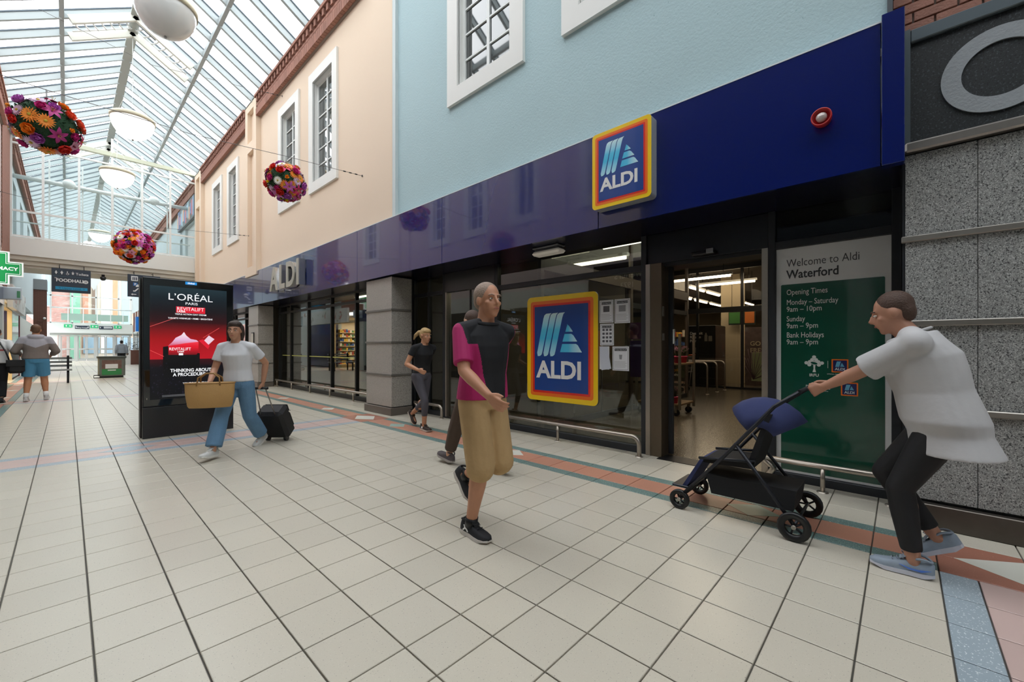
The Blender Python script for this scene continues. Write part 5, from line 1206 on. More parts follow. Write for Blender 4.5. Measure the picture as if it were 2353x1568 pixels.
# ================================================================ PEOPLE
V = Vector
def fuse(mb, name, mats, parent, voxel, it=5, paint=None):
    """one continuous surface grown over the overlapping solids of mb (voxel union, then smoothed)"""
    me0 = mb.mesh('tmp', [])
    o = bpy.data.objects.new('tmp', me0); COL.objects.link(o)
    r = o.modifiers.new('r', 'REMESH'); r.mode = 'VOXEL'; r.voxel_size = voxel; r.use_smooth_shade = True
    s = o.modifiers.new('s', 'SMOOTH'); s.factor = .5; s.iterations = it
    me = bpy.data.meshes.new_from_object(o.evaluated_get(bpy.context.evaluated_depsgraph_get()))
    bpy.data.objects.remove(o); bpy.data.meshes.remove(me0)
    me.name = name; me.materials.clear()
    for m in (mats if isinstance(mats, (list, tuple)) else [mats]): me.materials.append(m)
    me.polygons.foreach_set('use_smooth', [True] * len(me.polygons))
    if paint: me.polygons.foreach_set('material_index', [paint(p.center) for p in me.polygons])
    return link(name, me, parent)
def cone(mb, p0, r0, p1, r1, n=14, round0=True, round1=True):
    mb.tube([p0, p1], [r0, r1], n)
    if round0: mb.ell(p0, r0, r0, r0, n, 8)
    if round1: mb.ell(p1, r1, r1, r1, n, 8)
def chain(mb, pts, rs, **k):
    for i in range(len(pts) - 1): cone(mb, pts[i], rs[i], pts[i + 1], rs[i + 1], round0=(i > 0 or k.get('r0', True)), round1=(i < len(pts) - 2 or k.get('r1', True)))
def loft(mb, rings, n=22):
    """rings: (centre, rx, ry, lateral axis, depth axis); flat closed ends"""
    vs = []; fs = []
    for c, rx, ry, a, b in rings:
        for k in range(n):
            t = 2 * PI * k / n; vs.append(tuple(c + a * rx * math.cos(t) + b * ry * math.sin(t)))
    for i in range(len(rings) - 1):
        for k in range(n): p, q = i * n + k, i * n + (k + 1) % n; fs.append((p, q, q + n, p + n))
    m = (len(rings) - 1) * n
    fs += [tuple(range(n))[::-1], tuple(range(m, m + n))]; mb.add(vs, fs, True)
def ik(a, c, l1, l2, hint):
    d = c - a; L = min(d.length, (l1 + l2) * .999); u = d.normalized(); x = (l1 * l1 - l2 * l2 + L * L) / (2 * L); h = math.sqrt(max(0, l1 * l1 - x * x))
    w = hint - u * hint.dot(u); w.normalize(); return a + u * x + w * h
def hand(mb, W, d, s, n, k=1., curl=.5):
    """palm and five unequal fingers; d along the hand, s to the thumb side, n towards the palm side"""
    d, s, n = d.normalized(), s.normalized(), n.normalized()
    for i in (-1.5, -.5, .5, 1.5): cone(mb, W + d * .015 * k + s * i * .011 * k, .014 * k, W + d * .088 * k + s * i * .0195 * k, .0115 * k, 8)
    for i, L in zip((-1.5, -.5, .5, 1.5), (.058, .072, .078, .070)):
        b = W + d * .088 * k + s * i * .0205 * k; m = b + (d * math.cos(curl * .7) + n * math.sin(curl * .7) + s * i * .03) * L * .5 * k; e = m + (d * math.cos(curl * 1.9) + n * math.sin(curl * 1.9)) * L * .5 * k
        chain(mb, [b, m, e], [.0098 * k, .0088 * k, .0074 * k])
    chain(mb, [W + d * .025 * k + s * .020 * k, W + d * .055 * k + s * .045 * k + n * .012 * k, W + d * .088 * k + s * .052 * k + n * .022 * k], [.014 * k, .011 * k, .009 * k])
M_SKIN = lambda c: M('skin_' + c, c, .55, noise=(20, .06))
def shoe(parent, A, fwd, pitch, k, mu, ms, lab=None, detail=0, emblem=None, side=1, roll=0.):
    """running shoe on the ankle point A: wavy sole, shaped upper, collar, tongue, laces"""
    E = link('shoe', None)
    f = V((fwd.x, fwd.y, 0)).normalized(); r = V((f.y, -f.x, 0))
    R = Matrix((r, f, V((0, 0, 1)))).transposed() @ Matrix.Rotation(pitch, 3, 'X')
    T = lambda x, y, z: tuple(A + R @ V((x * k, y * k, (z - .075) * k)))
    sec = [(-.085, .018, .030), (-.075, .030, .028), (-.04, .036, .026), (.02, .036, .024), (.08, .045, .022), (.125, .047, .021), (.165, .038, .022), (.188, .018, .026)]
    mb = MB(); vs = []; fs = []; n = len(sec)
    for y, w, h in sec:
        off = .006 * max(0, y) / .15
        vs += [T(-w - .003 + off, y, .0 if -.07 < y < .15 else .012), T(w + .003 + off, y, .0 if -.07 < y < .15 else .012), T(w + .001 + off, y, h), T(-w - .001 + off, y, h)]
    for i in range(n - 1):
        for q in range(4): a, b = i * 4 + q, i * 4 + (q + 1) % 4; fs.append((a, b, b + 4, a + 4))
    fs += [(0, 3, 2, 1), (n * 4 - 4, n * 4 - 3, n * 4 - 2, n * 4 - 1)]
    mb.add(vs, fs)
    ht = [.075, .088, .098, .086, .066, .056, .050, .036]
    up = MB(); vs = []; fs = []; m = 13
    for (y, w, h), t in zip(sec, ht):
        off = .006 * max(0, y) / .15
        for q in range(m):
            a = PI * q / (m - 1); ca, sa = math.cos(a), math.sin(a)
            wx = w * (abs(ca) ** .65) * (1 if ca > 0 else -1) * (.97 if t < .07 else .97 - .25 * sa); vs.append(T(wx + off, y, h - .004 + (t - h + .004) * (sa ** .75)))
    for i in range(n - 1):
        for q in range(m - 1): a = i * m + q; fs.append((a, a + 1, a + 1 + m, a + m))
    fs += [tuple(range(m)), tuple(range((n - 1) * m, n * m))[::-1]]
    up.add(vs, fs, True)
    u = part('shoe', up, mu, parent, lab, local=True); bpy.data.objects.remove(E)
    part('sole', mb, ms, u, local=True)
    part('collar', MB().tube([T(.033 * math.cos(a), -.030 + .045 * math.sin(a), .094 + .010 * math.cos(a * 2) - .004 * math.sin(a)) for a in [2 * PI * q / 16 for q in range(17)]], .007 * k, 6, False), mu, u, local=True)
    if detail:
        part('tongue', MB().prism([(-.02, .005), (.02, .005), (.024, .06), (-.024, .06)], lambda a, b, d: T(a, b, .100 - (b - .005) * .42 + d + (.012 if b < .02 else 0)), 0, .006), mu, u, local=True)
        for q in range(4): part('lace', MB().tube([T(-.024, .022 + .022 * q, .094 - .0095 * q), T(0, .027 + .022 * q, .1005 - .0095 * q), T(.024, .022 + .022 * q, .094 - .0095 * q)], .0028, 5), detail, u, local=True)
        part('lace', MB().tube([T(0, .02, .102), T(.022, .035, .118), T(.034, .05, .104), T(.028, .04, .09)], .0024, 5), detail, u, local=True)
    if emblem:
        emb, mm = emblem
        part('emblem', MB().prism(emb, lambda a, b, d: T(side * (.0365 + d - max(0, b - .045) * .28), a, b), .0, .004), mm, u, local=True)
    return u
def person(label, loc, deg, h=1.72, lean=.04, pel=None, twist=0., anL=(-.09, .0, .08), anR=(.09, 0, .08), kneeL=(0, 1, 0), kneeR=(0, 1, 0), wrL=None, wrR=None, elL=(-.3, -1, -.2), elR=(.3, -1, -.2),
           head=(0, 0), skin='C89A7E', voxel=.009, girth=1., top=None, bottom=None, hair=None, shoes=None, socks=None, face=True, bust=0., cat='person', pitchL=0, pitchR=0, curl=.5, headfwd=.03, group=None):
    k = h / 1.72; t = thing('person', label, cat, (loc[0], loc[1], 0), math.radians(deg - 90), group)
    ms = M_SKIN(skin); P = V((0, 0, (pel or .92) * (1 if pel else k)))
    up = V((0, math.sin(lean), math.cos(lean))); fw = V((0, math.cos(lean), -math.sin(lean)))
    X = V((1, 0, 0)); tx = V((math.cos(twist), math.sin(twist), 0)); tf = V((-math.sin(twist), math.cos(twist), 0)) * math.cos(lean) + V((0, 0, -math.sin(lean)))
    at = lambda a: P + up * a * k
    N_ = at(.53); S = {s: at(.452) + tx * s * .178 * k * (girth ** .35) for s in (-1, 1)}
    Hc = at(.545) + fw * headfwd + V((0, 0, .115 * k)); hip = {s: P + X * s * .088 * k + V((0, 0, -.02)) for s in (-1, 1)}
    an = {-1: V(anL), 1: V(anR)}; lt, ls = .425 * k, .415 * k
    kn = {s: ik(hip[s], an[s], lt, ls, V(kneeL if s < 0 else kneeR)) for s in (-1, 1)}
    for s in (-1, 1):                                     # keep the ankle within reach
        d = an[s] - hip[s]
        if d.length > (lt + ls) * .999: an[s] = hip[s] + d.normalized() * (lt + ls) * .998
    wr = {-1: V(wrL) if wrL else at(-.06) + V((-.25, .05, 0)), 1: V(wrR) if wrR else at(-.06) + V((.25, .05, 0))}
    la, lf = .285 * k, .25 * k; el = {s: ik(S[s], wr[s], la, lf, V(elL if s < 0 else elR)) for s in (-1, 1)}
    for s in (-1, 1):
        d = wr[s] - S[s]
        if d.length > (la + lf) * .999: wr[s] = S[s] + d.normalized() * (la + lf) * .998
    g = girth
    tors = [(-.07, .135 * g, .105 * g), (.0, .165 * g, .12 * g), (.08, .155 * g, .115 * g), (.17, .142 * g, .108 * g), (.28, .155 * (g ** .8), .115 * (g ** .8) + bust * .4), (.36, .162 * (g ** .6), .115 + bust), (.425, .155 * (g ** .4), .098), (.47, .115, .080), (.505, .074, .068), (.53, .060, .060)]
    def ring(e, z0=-9, z1=9, sx=1.): return [(at(a), (rx * k + e) * sx, ry * k + e, (X.lerp(tx, min(1, max(0, a / .4)))).normalized(), (V((0, 1, 0)).lerp(tf, min(1, max(0, a / .4)))).normalized()) for a, rx, ry in tors if z0 <= a <= z1]
    b = MB(); loft(b, ring(0))
    chain(b, [at(.49), Hc + V((0, -.012, -.05))], [.060 * k, .057 * k])
    for s in (-1, 1): cone(b, at(.51) + tx * s * .03 * k, .034 * k, S[s], .043 * k)
    Rh = (Matrix.Rotation(head[0], 3, 'Z') @ Matrix.Rotation(head[1], 3, 'X')); hp = lambda x, y, z: Hc + Rh @ V((x * k, y * k, z * k))
    b.ell(hp(0, -.012, .028), .074 * k, .094 * k, .096 * k, 20, 14, R=Rh); b.ell(hp(0, .026, -.040), .058 * k, .066 * k, .078 * k, 18, 12, R=Rh)
    b.ell(hp(0, .070, .026), .046 * k, .020 * k, .014 * k, 12, 8, R=Rh); b.ell(hp(0, .064, -.098), .024 * k, .022 * k, .020 * k, 10, 8, R=Rh)
    cone(b, hp(0, .092, .010), .009 * k, hp(0, .110, -.026), .0135 * k, 8); b.ell(hp(0, .096, -.034), .018 * k, .012 * k, .009 * k, 8, 6, R=Rh); b.ell(hp(0, .086, -.060), .023 * k, .012 * k, .012 * k, 10, 6, R=Rh)
    for s in (-1, 1):
        b.ell(hp(s * .077, -.006, -.004), .011 * k, .022 * k, .031 * k, 8, 8, R=Rh); b.ell(hp(s * .040, .058, -.022), .022 * k, .022 * k, .018 * k, 8, 6, R=Rh)
        chain(b, [at(.45) + tx * s * .10 * k, S[s], S[s].lerp(el[s], .5), el[s], el[s].lerp(wr[s], .35), wr[s]], [.050 * k * g ** .5, .050 * k * g ** .5, .046 * k * g ** .5, .039 * k * g ** .5, .040 * k * g ** .4, .027 * k])
        d = (wr[s] - el[s]).normalized(); nn = V((-s, .0, 0)); nn = (nn - d * nn.dot(d)).normalized(); th = d.cross(nn) * (1 if d.cross(nn).dot(V((0, 1, .2))) > 0 else -1)
        hand(b, wr[s], d, th, nn, k * .97, curl)
        chain(b, [hip[s], hip[s].lerp(kn[s], .5), kn[s], kn[s].lerp(an[s], .3), kn[s].lerp(an[s], .7), an[s]], [.092 * k * g ** .6, .076 * k * g ** .6, .056 * k * g ** .5, .057 * k * g ** .5, .042 * k * g ** .4, .036 * k])
        bk = V(kneeL if s < 0 else kneeR); b.ell(kn[s].lerp(an[s], .28) - bk.normalized() * .016, .047 * k * g ** .5, .047 * k * g ** .5, .09 * k, 12, 8)
        f0 = V(kneeL if s < 0 else kneeR); f0 = V((f0.x, f0.y, 0)).normalized(); p = pitchL if s < 0 else pitchR
        fd = (f0 * math.cos(p) + V((0, 0, math.sin(p)))); q = an[s] + V((0, 0, -.03 * k)); q2 = fd.cross(V((f0.y, -f0.x, 0))) * -.02
        chain(b, [q - fd * .035 * k, q + fd * .12 * k - V((0, 0, .01))], [.03 * k, .02 * k])
    body = fuse(b, 'body', ms, t, voxel, 4)
    if face:
        for s in (-1, 1):
            part('eye', MB().ell(hp(s * .031, .0800, .004), .0105 * k, .0105 * k, .0062 * k, 10, 8, R=Rh), M('eye_white', 'D8D4CE', .25), body, local=True)
            part('pupil', MB().ell(hp(s * .031, .0885, .004), .0052 * k, .003 * k, .0052 * k, 8, 6, R=Rh), M('iris_dark', '3A2E26', .2), t, local=True)
            part('eyebrow', MB().tube([hp(s * .014, .092, .026), hp(s * .032, .090, .032), hp(s * .050, .076, .026)], .004 * k, 6), hair[1] if hair else m_black, t, local=True)
        part('lips', MB().ell(hp(0, .0965, -.060), .021 * k, .004 * k, .0065 * k, 10, 6, R=Rh), M('lips_' + skin, 'A8665A', .5), t, local=True)
    ctx = dict(t=t, at=at, S=S, el=el, wr=wr, hip=hip, kn=kn, an=an, Hc=Hc, hp=hp, k=k, up=up, fw=fw, tx=tx, X=X, P=P, Rh=Rh)
    if bottom:
        mb = MB(); e = bottom.get('e', .012); L = bottom['len']; loft(mb, ring(e + .002, -.08, bottom.get('waist', .10)))
        for s in (-1, 1):
            tot = lt + ls; cut = L * tot; r = bottom['r']      # radii at hip, knee, ankle
            if cut <= lt: pts = [hip[s], hip[s].lerp(kn[s], cut / lt)]; rr = [r[0] * k, r[1] * k]
            else:
                q = kn[s].lerp(an[s], (cut - lt) / ls); pts = [hip[s], hip[s].lerp(kn[s], .5), kn[s], kn[s].lerp(q, .35), q]; rr = [r[0] * k, (r[0] * .55 + r[1] * .45) * k, r[1] * k, max(r[1], r[2]) * k * (1.0 if r[2] < .06 else 1.), r[2] * k]
            chain(mb, pts, rr, r1=False)
        fuse(mb, bottom['name'], bottom['mat'], t, max(.008, voxel), bottom.get('it', 4), bottom.get('paint'))
    if top:
        mb = MB(); e = top.get('e', .016); z0 = top['hem']
        rg = ring(e, z0 + .001, .51); a0 = at(z0); f_ = top.get('flare', 1.)
        rg = [(a0, (tors[1][1] * k + e) * f_, (tors[1][2] * k + e) * f_, X, V((0, 1, 0)))] + [(c, rx * (1 + (f_ - 1) * max(0, 1 - i / 4)), ry * (1 + (f_ - 1) * max(0, 1 - i / 4)), a, b_) for i, (c, rx, ry, a, b_) in enumerate(rg)]
        loft(mb, rg)
        for s in (-1, 1):
            sl = top['sleeve']; r = top.get('sr', (.070, .062, .048))
            cone(mb, at(.505) + tx * s * .045 * k - V((0, 0, .008)), .040 * k + e * .5, S[s], .050 * k + e * .6)
            if sl <= 0: continue
            if sl <= 1: pts = [at(.42) + tx * s * .10 * k, S[s], S[s].lerp(el[s], sl)]; rr = [r[0] * k, r[0] * k, r[1] * k]
            else: pts = [at(.44) + tx * s * .10 * k, S[s], el[s], el[s].lerp(wr[s], sl - 1)]; rr = [r[0] * k, r[0] * k, r[1] * k, r[2] * k]
            chain(mb, pts, rr, r1=False)
        if top.get('hood'):
            mb.ell(at(.50) - fw * .055, .12 * k, .075 * k, .065 * k, 16, 10); mb.tube([at(.53) + V((.105 * math.cos(a), .085 * math.sin(a) - .01, .02 * math.sin(a))) * k for a in [2 * PI * q / 16 for q in range(17)]], .028 * k, 8)
        tp = fuse(mb, top['name'], top['mat'], t, top.get('vox', max(.008, voxel)), top.get('it', 4), (lambda c: top['paint'](c, ctx)) if top.get('paint') else None)
        if not top.get('hood'):
            part('neckband', MB().tube([at(.508) + tx * (.076 * k + e * .5) * math.cos(a) + tf * (.070 * k + e * .5) * math.sin(a) + up * (.012 * math.sin(a) * -1 + .004) for a in [2 * PI * q / 20 for q in range(21)]], top.get('band', .008), 6), top['mat'][0] if isinstance(top['mat'], list) else top['mat'], tp, local=True)
    if hair:
        mb = MB(); hair[0](mb, hp, k, Rh); fuse(mb, 'hair', hair[1], t, .008, 3)
    if shoes:
        for s in (-1, 1):
            f0 = V(kneeL if s < 0 else kneeR); sh = dict(shoes); labs = sh.pop('labs', None)
            if socks: part('sock', MB().tube([an[s] + V((0, 0, -.02)), an[s].lerp(kn[s], socks[1])], [.042 * k, .042 * k + .02 * socks[1]], 14), socks[0], t, local=True)
            shoe(t, an[s] + V((0, 0, 0)), f0, pitchL if s < 0 else pitchR, 1.02 * k, side=s, **sh)
    return ctx
def short_hair(mb, hp, k, R):
    mb.ell(hp(0, -.022, .046), .080 * k, .092 * k, .088 * k, 18, 12, R=R); mb.ell(hp(0, -.060, .0), .070 * k, .050 * k, .070 * k, 14, 10, R=R)
def crop_hair(mb, hp, k, R):
    mb.ell(hp(0, -.026, .044), .086 * k, .096 * k, .091 * k, 18, 12, R=R); mb.ell(hp(0, -.058, .0), .078 * k, .056 * k, .066 * k, 14, 10, R=R)
def pony_hair(mb, hp, k, R):
    short_hair(mb, hp, k, R); mb.ell(hp(0, .02, .075), .072 * k, .07 * k, .05 * k, 14, 10, R=R)
    chain(mb, [hp(0, -.10, .05), hp(0, -.17, .04), hp(.01, -.25, -.02), hp(.0, -.30, -.09)], [.028 * k, .036 * k, .030 * k, .012 * k])
def bob_hair(mb, hp, k, R):
    short_hair(mb, hp, k, R); mb.ell(hp(0, .012, .078), .076 * k, .076 * k, .052 * k, 14, 10, R=R)
    for s in (-1, 1): chain(mb, [hp(s * .068, -.01, .05), hp(s * .078, -.02, -.04), hp(s * .070, -.02, -.12)], [.030 * k, .026 * k, .016 * k])
    chain(mb, [hp(0, -.075, .0), hp(0, -.085, -.12)], [.062 * k, .045 * k])
H_ = lambda n, c: M('hair_' + n, c, .6, noise=(40, .25), bump=(120, .6))
# ---- the man in khaki shorts (right foot planted, left leg swinging through)
cl_blk = M('polo_black', '16171C', .8, noise=(30, .1)); cl_mag = M('polo_magenta', 'A8185E', .75, noise=(20, .08)); cl_wht = M('polo_white_piping', 'B9BAC4', .7)
kh = M('khaki_cotton', 'B5966A', .85, noise=(9, .10), bump=(18, .5))
def polo(c, x):
    a = (c - x['P']).dot(x['up']) / x['k']; lx = abs(c.x)
    if lx > .205: return 1
    if a < .37 and lx > .082 + .16 * max(0, a - .06): return 1
    return 0
ua = [(-.062, .038), (-.050, .040), (-.043, .052), (-.030, .056), (-.017, .052), (-.010, .040), (.002, .038), (-.004, .054), (-.017, .064), (-.010, .076), (-.002, .084), (-.014, .084), (-.022, .074), (-.030, .070), (-.038, .074), (-.046, .084), (-.058, .084), (-.050, .076), (-.043, .064), (-.056, .054)]
ua = [(a * .82 + .012, .030 + (b - .036) * .78) for a, b in ua]
sh_blk = M('running_shoe_black', '1C1D21', .75, noise=(60, .3)); sole_w = M('sole_off_white', 'C9C2BC', .6, noise=(14, .15))
person('man in khaki shorts and a black and magenta polo shirt walking in the middle', (1.95, 2.10), -90, 1.72, .05, None, -.22, anL=(-.10, -.30, .30), anR=(.09, -.02, .078), pitchL=-.75, pitchR=0,
       wrR=(.235, .30, .98), elR=(.35, -.8, -.35), wrL=(-.27, -.26, .98), elL=(-.3, -1, -.1), head=(-.18, .05), voxel=.0065, girth=1.06, skin='C08A6C',
       bottom=dict(name='shorts', mat=kh, len=.56, r=(.104, .096, .09), e=.012, waist=.11, it=4), top=dict(name='polo_shirt', mat=[cl_blk, cl_mag, cl_wht], hem=.0, sleeve=.82, sr=(.060, .066, .05), paint=polo, e=.016, flare=1.04, vox=.005, it=7, band=.016),
       hair=(crop_hair, H_('grey', '9A8474')), shoes=dict(mu=sh_blk, ms=sole_w, detail=sh_blk, emblem=(ua, m_lw)), socks=(m_black, .11), curl=.6)
# ---- the walker behind him
def stripe_top(c, x):
    a = (c - x['P']).dot(x['up']) / x['k']; return 1 if .395 < a < .425 else 0
person('person in dark clothes with a pale chest stripe walking behind the man in khaki shorts', (2.90, 3.23), 90, 1.70, .08, .875, .15, anL=(-.07, .36, .085), anR=(.05, -.36, .13), pitchL=.18, pitchR=-.45,
       wrL=(-.26, -.20, .86), wrR=(.26, .24, .88), voxel=.011, face=False, bottom=dict(name='trousers', mat=M('dark_brown_cotton', '4A3A30', .85, noise=(9, .15)), len=.93, r=(.105, .080, .065)),
       top=dict(name='jumper', mat=[M('navy_knit', '1B1C26', .9), M('pale_stripe', 'A9ABB8', .9)], hem=-.03, sleeve=1.9, paint=stripe_top), hair=(short_hair, H_('brown', '4A3428')), shoes=dict(mu=M('shoe_dark_grey', '4E4648', .7), ms=M('sole_grey', '9A928E', .6)))
# ---- the blond woman beside the granite pillar
person('blond woman with a ponytail in a black top and grey leggings beside the granite pillar', (3.70, 5.36), -90, 1.60, .16, .83, -.1, anR=(.02, .10, .076), anL=(-.08, -.36, .20), pitchL=-.8, pitchR=0.0,
       wrR=(.20, .20, .93), wrL=(-.24, -.16, .86), elR=(.4, -1, -.2), head=(.05, -.12), voxel=.009, girth=.90, bust=.015, skin='BF8A6A', bottom=dict(name='leggings', mat=M('grey_leggings', '4E4C55', .7), len=.80, r=(.094, .058, .046), e=.008),
       top=dict(name='black_top', mat=M('black_top', '15161A', .85), hem=.04, sleeve=.45, e=.012, sr=(.058, .056, .05)), hair=(pony_hair, H_('blond', 'B99A68')), shoes=dict(mu=M('trainer_dark_brown', '33261F', .7), ms=M('sole_cream', 'C0B6A8', .6), detail=M('lace_brown', '4A3A30', .7), emblem=([(-.03, .034), (-.02, .034), (-.018, .052), (-.006, .034), (.006, .034), (.010, .066), (0, .066), (-.002, .048), (-.014, .066), (-.026, .066)], m_lw)))
# ---- the woman with the wheeled case
jn = M('blue_denim', '5F83A3', .85, noise=(14, .15), bump=(90, .3))
def shirt_w(c, x): return 0
wx = person('woman in a white T-shirt and blue jeans walking past the advertising screen', (1.42, 5.88), 224, 1.64, .06, .83, .12, anR=(.05, .38, .082), anL=(-.07, -.36, .12), pitchR=.12, pitchL=-.4,
       wrR=(.16, .26, .86), elR=(.6, -.8, -.3), wrL=(-.19, -.19, .83), elL=(-.5, -.8, -.1), head=(.25, 0), voxel=.009, girth=.95, bust=.02, skin='BE8C70', bottom=dict(name='jeans', mat=jn, len=.95, r=(.105, .082, .088), waist=.12),
       top=dict(name='white_t_shirt', mat=M('white_cotton', 'D5D6DA', .85, noise=(6, .03)), hem=.02, sleeve=.62, sr=(.058, .066, .05), flare=1.05), hair=(bob_hair, H_('dark', '3A2A22')), shoes=dict(mu=M('trainer_white', 'C9C9C6', .6, noise=(20, .1)), ms=M('sole_white', 'D9D6D0', .6), detail=m_lw), curl=1.1)
wt = wx['t']; mw = Matrix.Translation(wt.location) @ Matrix.Rotation(wt.rotation_euler.z, 4, 'Z')
bg = thing('tote_bag', 'large tan tote bag carried in front by the woman in the white T-shirt', 'bag', mw @ V((.10, .34, .58)), wt.rotation_euler.z + .35)
m_tan = M('tan_canvas', 'B8905A', .75, noise=(7, .1), bump=(120, .3))
mb = MB(); bg_r = [(0, .20, .055), (.02, .215, .075), (.15, .235, .085), (.27, .24, .07), (.285, .24, .062)]
loft(mb, [(V((0, 0, z)), a, b, V((1, 0, 0)), V((0, 1, 0))) for z, a, b in bg_r], 24); part('bag_body', mb, m_tan, bg, local=True)
part('hem_band', MB().tube([(.242 * math.cos(a), .066 * math.sin(a), .276) for a in [2 * PI * q / 24 for q in range(25)]], .008, 6), M('tan_trim', '96703E', .6), bg, local=True)
for s in (-1, 1): part('handle', MB().tube([(-.11, s * .064, .25), (-.10, s * .05, .34), (-.04, s * .02, .385), (.04, s * .02, .385), (.10, s * .05, .34), (.11, s * .064, .25)], .009, 6), MATS['tan_trim'], bg, local=True)
cs = thing('wheeled_case', 'black wheeled cabin bag pulled along behind the woman in the white T-shirt', 'suitcase', (2.00, 6.21, 0), math.radians(224 - 90))
m_case = M('case_black', '17171A', .7, noise=(30, .2)); TL = Matrix.Translation((0, 0, .05)) @ Matrix.Rotation(-.55, 4, 'X')
def case_box(a, b, c): m_ = MB(); m_.bbox(a, b, c); m_.v = [tuple(TL @ V(p)) for p in m_.v]; return m_
part('shell', case_box((-.17, -.12, .02), (.17, .10, .47), .04), m_case, cs, local=True); part('front_pocket', case_box((-.14, -.165, .06), (.14, -.115, .30), .02), m_case, cs, local=True)
part('top_flap', case_box((-.15, -.145, .33), (.15, -.115, .44), .012), m_case, cs, local=True); part('zip_line', case_box((-.145, -.168, .305), (.145, -.160, .312), .002), M('zip_grey', '4A4A4E', .4, .5), cs, local=True)
for s in (-1, 1):
    a = TL @ V((s * .09, .085, .45)); b = V((s * .06 + .0, .47, .745)); part('handle_rod', MB().tube([a, b], .008, 6), m_steel2, cs, local=True)
    c = TL @ V((s * .12, .10, .0)); part('wheel', MB().tube([(c.x - .018, c.y, .042), (c.x + .018, c.y, .042)], .042, 14), m_black, cs, local=True)
part('handle_grip', MB().tube([(-.09, .47, .745), (.09, .47, .745)], .016, 8), m_black, cs, local=True)
# ---- the person with the pushchair, right
rx_ = person('person in a loose white T-shirt and black leggings pushing a pushchair', (3.30, -.17), 90, 1.66, .27, .865, 0, anL=(-.085, .12, .078), anR=(.09, .02, .18), pitchR=-.5, wrL=(.02, .62, .955), wrR=(.38, .62, .955), elL=(-.5, -.6, -.5), elR=(.5, -.6, -.5), head=(0, -.25), voxel=.0085, girth=1.12, bust=.02, headfwd=.07, skin='B5846C',
       bottom=dict(name='leggings', mat=M('black_leggings', '121216', .7), len=.93, r=(.108, .066, .050), e=.01), top=dict(name='loose_t_shirt', mat=M('pale_cotton', 'BDBCBD', .85, noise=(5, .05), bump=(7, .6)), hem=-.19, sleeve=.95, sr=(.068, .084, .06), e=.045, flare=1.06, it=8),
       hair=(short_hair, H_('brown', '')) if False else (short_hair, MATS['hair_brown']), shoes=dict(mu=M('trainer_grey_blue', '8E9BAA', .65, noise=(40, .12)), ms=M('sole_lilac', 'C9CAD6', .5), detail=M('lace_grey', '8A96A6', .7), emblem=([(-.07, .052), (-.03, .034), (.02, .036), (.06, .052), (.02, .044), (-.02, .043)], M('swoosh_blue', '4C78D0', .5))), curl=1.3)
pc = thing('pushchair', 'black and dark-blue pushchair pushed past the opening-times panel', 'pushchair', (3.50, .85, 0), 0)
m_pf = M('pushchair_frame', '2B2D33', .4, .5); m_pcf = M('pushchair_black_fabric', '17181C', .85, noise=(12, .2)); m_pcb = M('pushchair_blue_fabric', '2C3560', .85, noise=(12, .15))
for s in (-1, 1):
    part('side_tube', MB().tube([(s * .22, -.36, .97), (s * .23, -.22, .86), (s * .24, .10, .46), (s * .22, .42, .09)], .013, 8), m_pf, pc, local=True)
    part('rear_leg', MB().tube([(s * .235, .02, .58), (s * .26, -.34, .10)], .013, 8), m_pf, pc, local=True); part('seat_tube', MB().tube([(s * .2, -.10, .46), (s * .2, .28, .42)], .011, 8), m_pf, pc, local=True)
    for y, r in ((-.34, .095), (.42, .075)):
        w = part('wheel', MB().lathe([(r * .55, -.012), (r * .86, -.018), (r, -.012), (r, .012), (r * .86, .018), (r * .55, .012), (r * .55, -.012)], n=20, M4=Matrix.Translation((s * .27 if y < 0 else s * .22, y, r)) @ Matrix.Rotation(PI / 2, 4, 'Y')), m_black, pc, local=True)
        c = V((s * .27 if y < 0 else s * .22, y, r))
        for q in range(5): a = 2 * PI * q / 5; part('spoke', MB().tube([c, c + V((0, math.cos(a), math.sin(a))) * r * .6], .007, 5), m_pf, w, local=True)
        part('hub', MB().tube([c - V((.02, 0, 0)), c + V((.02, 0, 0))], .014, 10), m_steel2, w, local=True)
part('handlebar', MB().tube([(-.22, -.36, .97), (.22, -.36, .97)], .016, 10), m_pcf, pc, local=True); part('axle', MB().tube([(-.26, -.34, .10), (.26, -.34, .10)], .010, 8), m_pf, pc, local=True); part('front_axle', MB().tube([(-.22, .42, .09), (.22, .42, .09)], .010, 8), m_pf, pc, local=True)
mb = MB(); mb.prism([(-.20, .80), (-.17, .81), (-.05, .44), (.25, .42), (.25, .39), (-.08, .40)], lambda u, v, d: (d, u, v), -.19, .19); part('seat', mb, m_pcf, pc, local=True)
mb = MB(); mb.prism([(.25, .42), (.28, .41), (.42, .17), (.39, .16)], lambda u, v, d: (d, u, v), -.16, .16); part('leg_rest', mb, m_pcb, pc, local=True)
part('foot_plate', MB().bbox((-.17, .36, .15), (.17, .50, .17), .006), m_pf, pc, local=True); part('basket', MB().prism([(-.32, .16), (.20, .16), (.24, .30), (-.34, .30)], lambda u, v, d: (d, u, v), -.17, .17), m_pcf, pc, local=True)
rg = []
for q in range(7):
    a = math.radians(100 - q * 17); rg.append((V((0, -.14 + .0, .66)), a))
mb = MB(); vs = []; fs = []
for q in range(8):
    a = math.radians(150 - q * 15)
    for e in range(9): b = PI * e / 8; vs.append((.20 * math.cos(b), -.12 + .30 * math.cos(a) * (.35 + .65 * math.sin(b)), .60 + .30 * math.sin(a) * (.35 + .65 * math.sin(b))))
for q in range(7):
    for e in range(8): a = q * 9 + e; fs.append((a, a + 1, a + 10, a + 9))
hd = part('canopy', mb.add(vs, fs, True), m_pcb, pc, local=True); so = hd.modifiers.new('s', 'SOLIDIFY'); so.thickness = .012
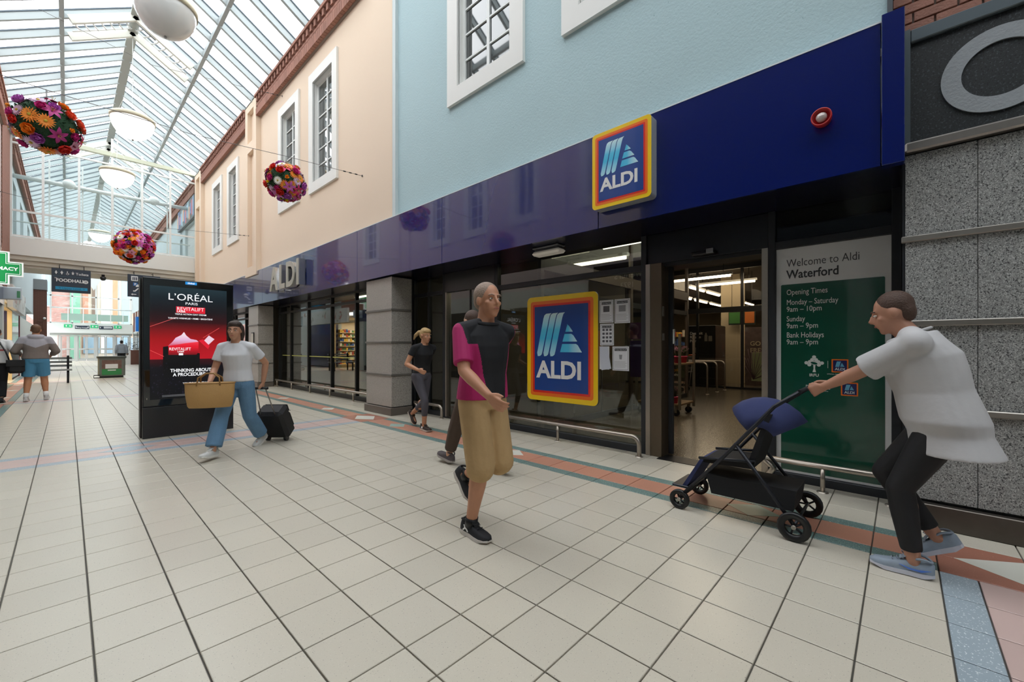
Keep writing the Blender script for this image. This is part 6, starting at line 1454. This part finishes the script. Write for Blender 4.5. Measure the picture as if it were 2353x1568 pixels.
# ---- people at the left and far away
hg, hb = M('hoodie_light_grey', 'A8A5AC', .9, noise=(8, .06)), M('hoodie_taupe', '7E736D', .9, noise=(8, .06))
person('man in a two-tone grey hoodie and light-blue shorts walking away at the left', (-.50, 14.75), 90, 1.80, .03, None, .0, anL=(-.15, -.02, .085), anR=(.16, .12, .10), pitchR=.1, wrL=(-.25, .24, 1.07), wrR=(.25, .24, 1.07), elL=(-.55, -1, -.2), elR=(.55, -1, -.2), voxel=.011, girth=1.16, face=False, skin='C38A66',
       bottom=dict(name='shorts', mat=M('light_blue_cotton', '4E8FB4', .8, noise=(6, .06)), len=.42, r=(.122, .108, .1), waist=.12), top=dict(name='hoodie', mat=[hg, hb], hem=.02, sleeve=1.75, sr=(.074, .072, .058), e=.026, hood=True, paint=lambda c, x: 0 if (c - x['P']).dot(x['up']) / x['k'] > .36 - .10 * max(0, 1 - abs(c.x) / .2) * (c.y < 0) else 1),
       hair=(short_hair, H_('light_brown', '6A4A34')), shoes=dict(mu=MATS['trainer_white'], ms=MATS['sole_white']), socks=(m_lw, .25))
person('person in a white jacket with a red stripe and black trousers at the left edge', (-1.10, 14.95), 90, 1.70, .03, None, .0, anL=(-.10, .20, .08), anR=(.09, -.16, .09), pitchR=-.2, wrR=(.30, -.05, .92), wrL=(-.28, .1, .92), voxel=.012, girth=1.12, face=False,
       bottom=dict(name='trousers', mat=M('black_trousers', '141417', .85), len=.95, r=(.11, .08, .07)), top=dict(name='white_jacket', mat=[M('white_nylon', 'CFCFCE', .6), M('red_print', 'B0484A', .6)], hem=-.02, sleeve=1.9, sr=(.074, .066, .052), e=.028, paint=lambda c, x: 1 if .26 < (c - x['P']).z < .30 and c.y < -.05 and abs(c.x) < .15 else 0),
       hair=(short_hair, MATS['hair_brown']), shoes=dict(mu=sh_blk, ms=m_black))
sb = thing('shoulder_bag', 'black shoulder bag at the hip of the person in the white jacket', 'bag', (-.79, 14.72, .66)); part('bag_body', MB().bbox((-.14, -.13, 0), (.13, .13, .30), .05), m_case, sb, local=True); part('flap', MB().bbox((-.145, -.14, .16), (.135, -.125, .31), .005), m_case, sb, local=True); part('strap', MB().tube([(-.10, 0, .28), (-.16, .02, .5), (-.28, .16, .78)], .014, 6), m_black, sb, local=True)
person('man in a grey hoodie and black trousers far away near the counter', (2.25, 34.5), 90, 1.66, .06, None, .0, anL=(-.10, .12, .08), anR=(.09, -.12, .08), voxel=.016, girth=1.15, face=False, bottom=dict(name='trousers', mat=MATS['black_trousers'], len=.95, r=(.115, .09, .08)), top=dict(name='grey_hoodie', mat=M('far_grey_hoodie', '8C929A', .9), hem=-.02, sleeve=1.9, sr=(.085, .075, .055), e=.03, hood=True), hair=(short_hair, H_('black', '1E1A1A')), shoes=dict(mu=sh_blk, ms=m_black))
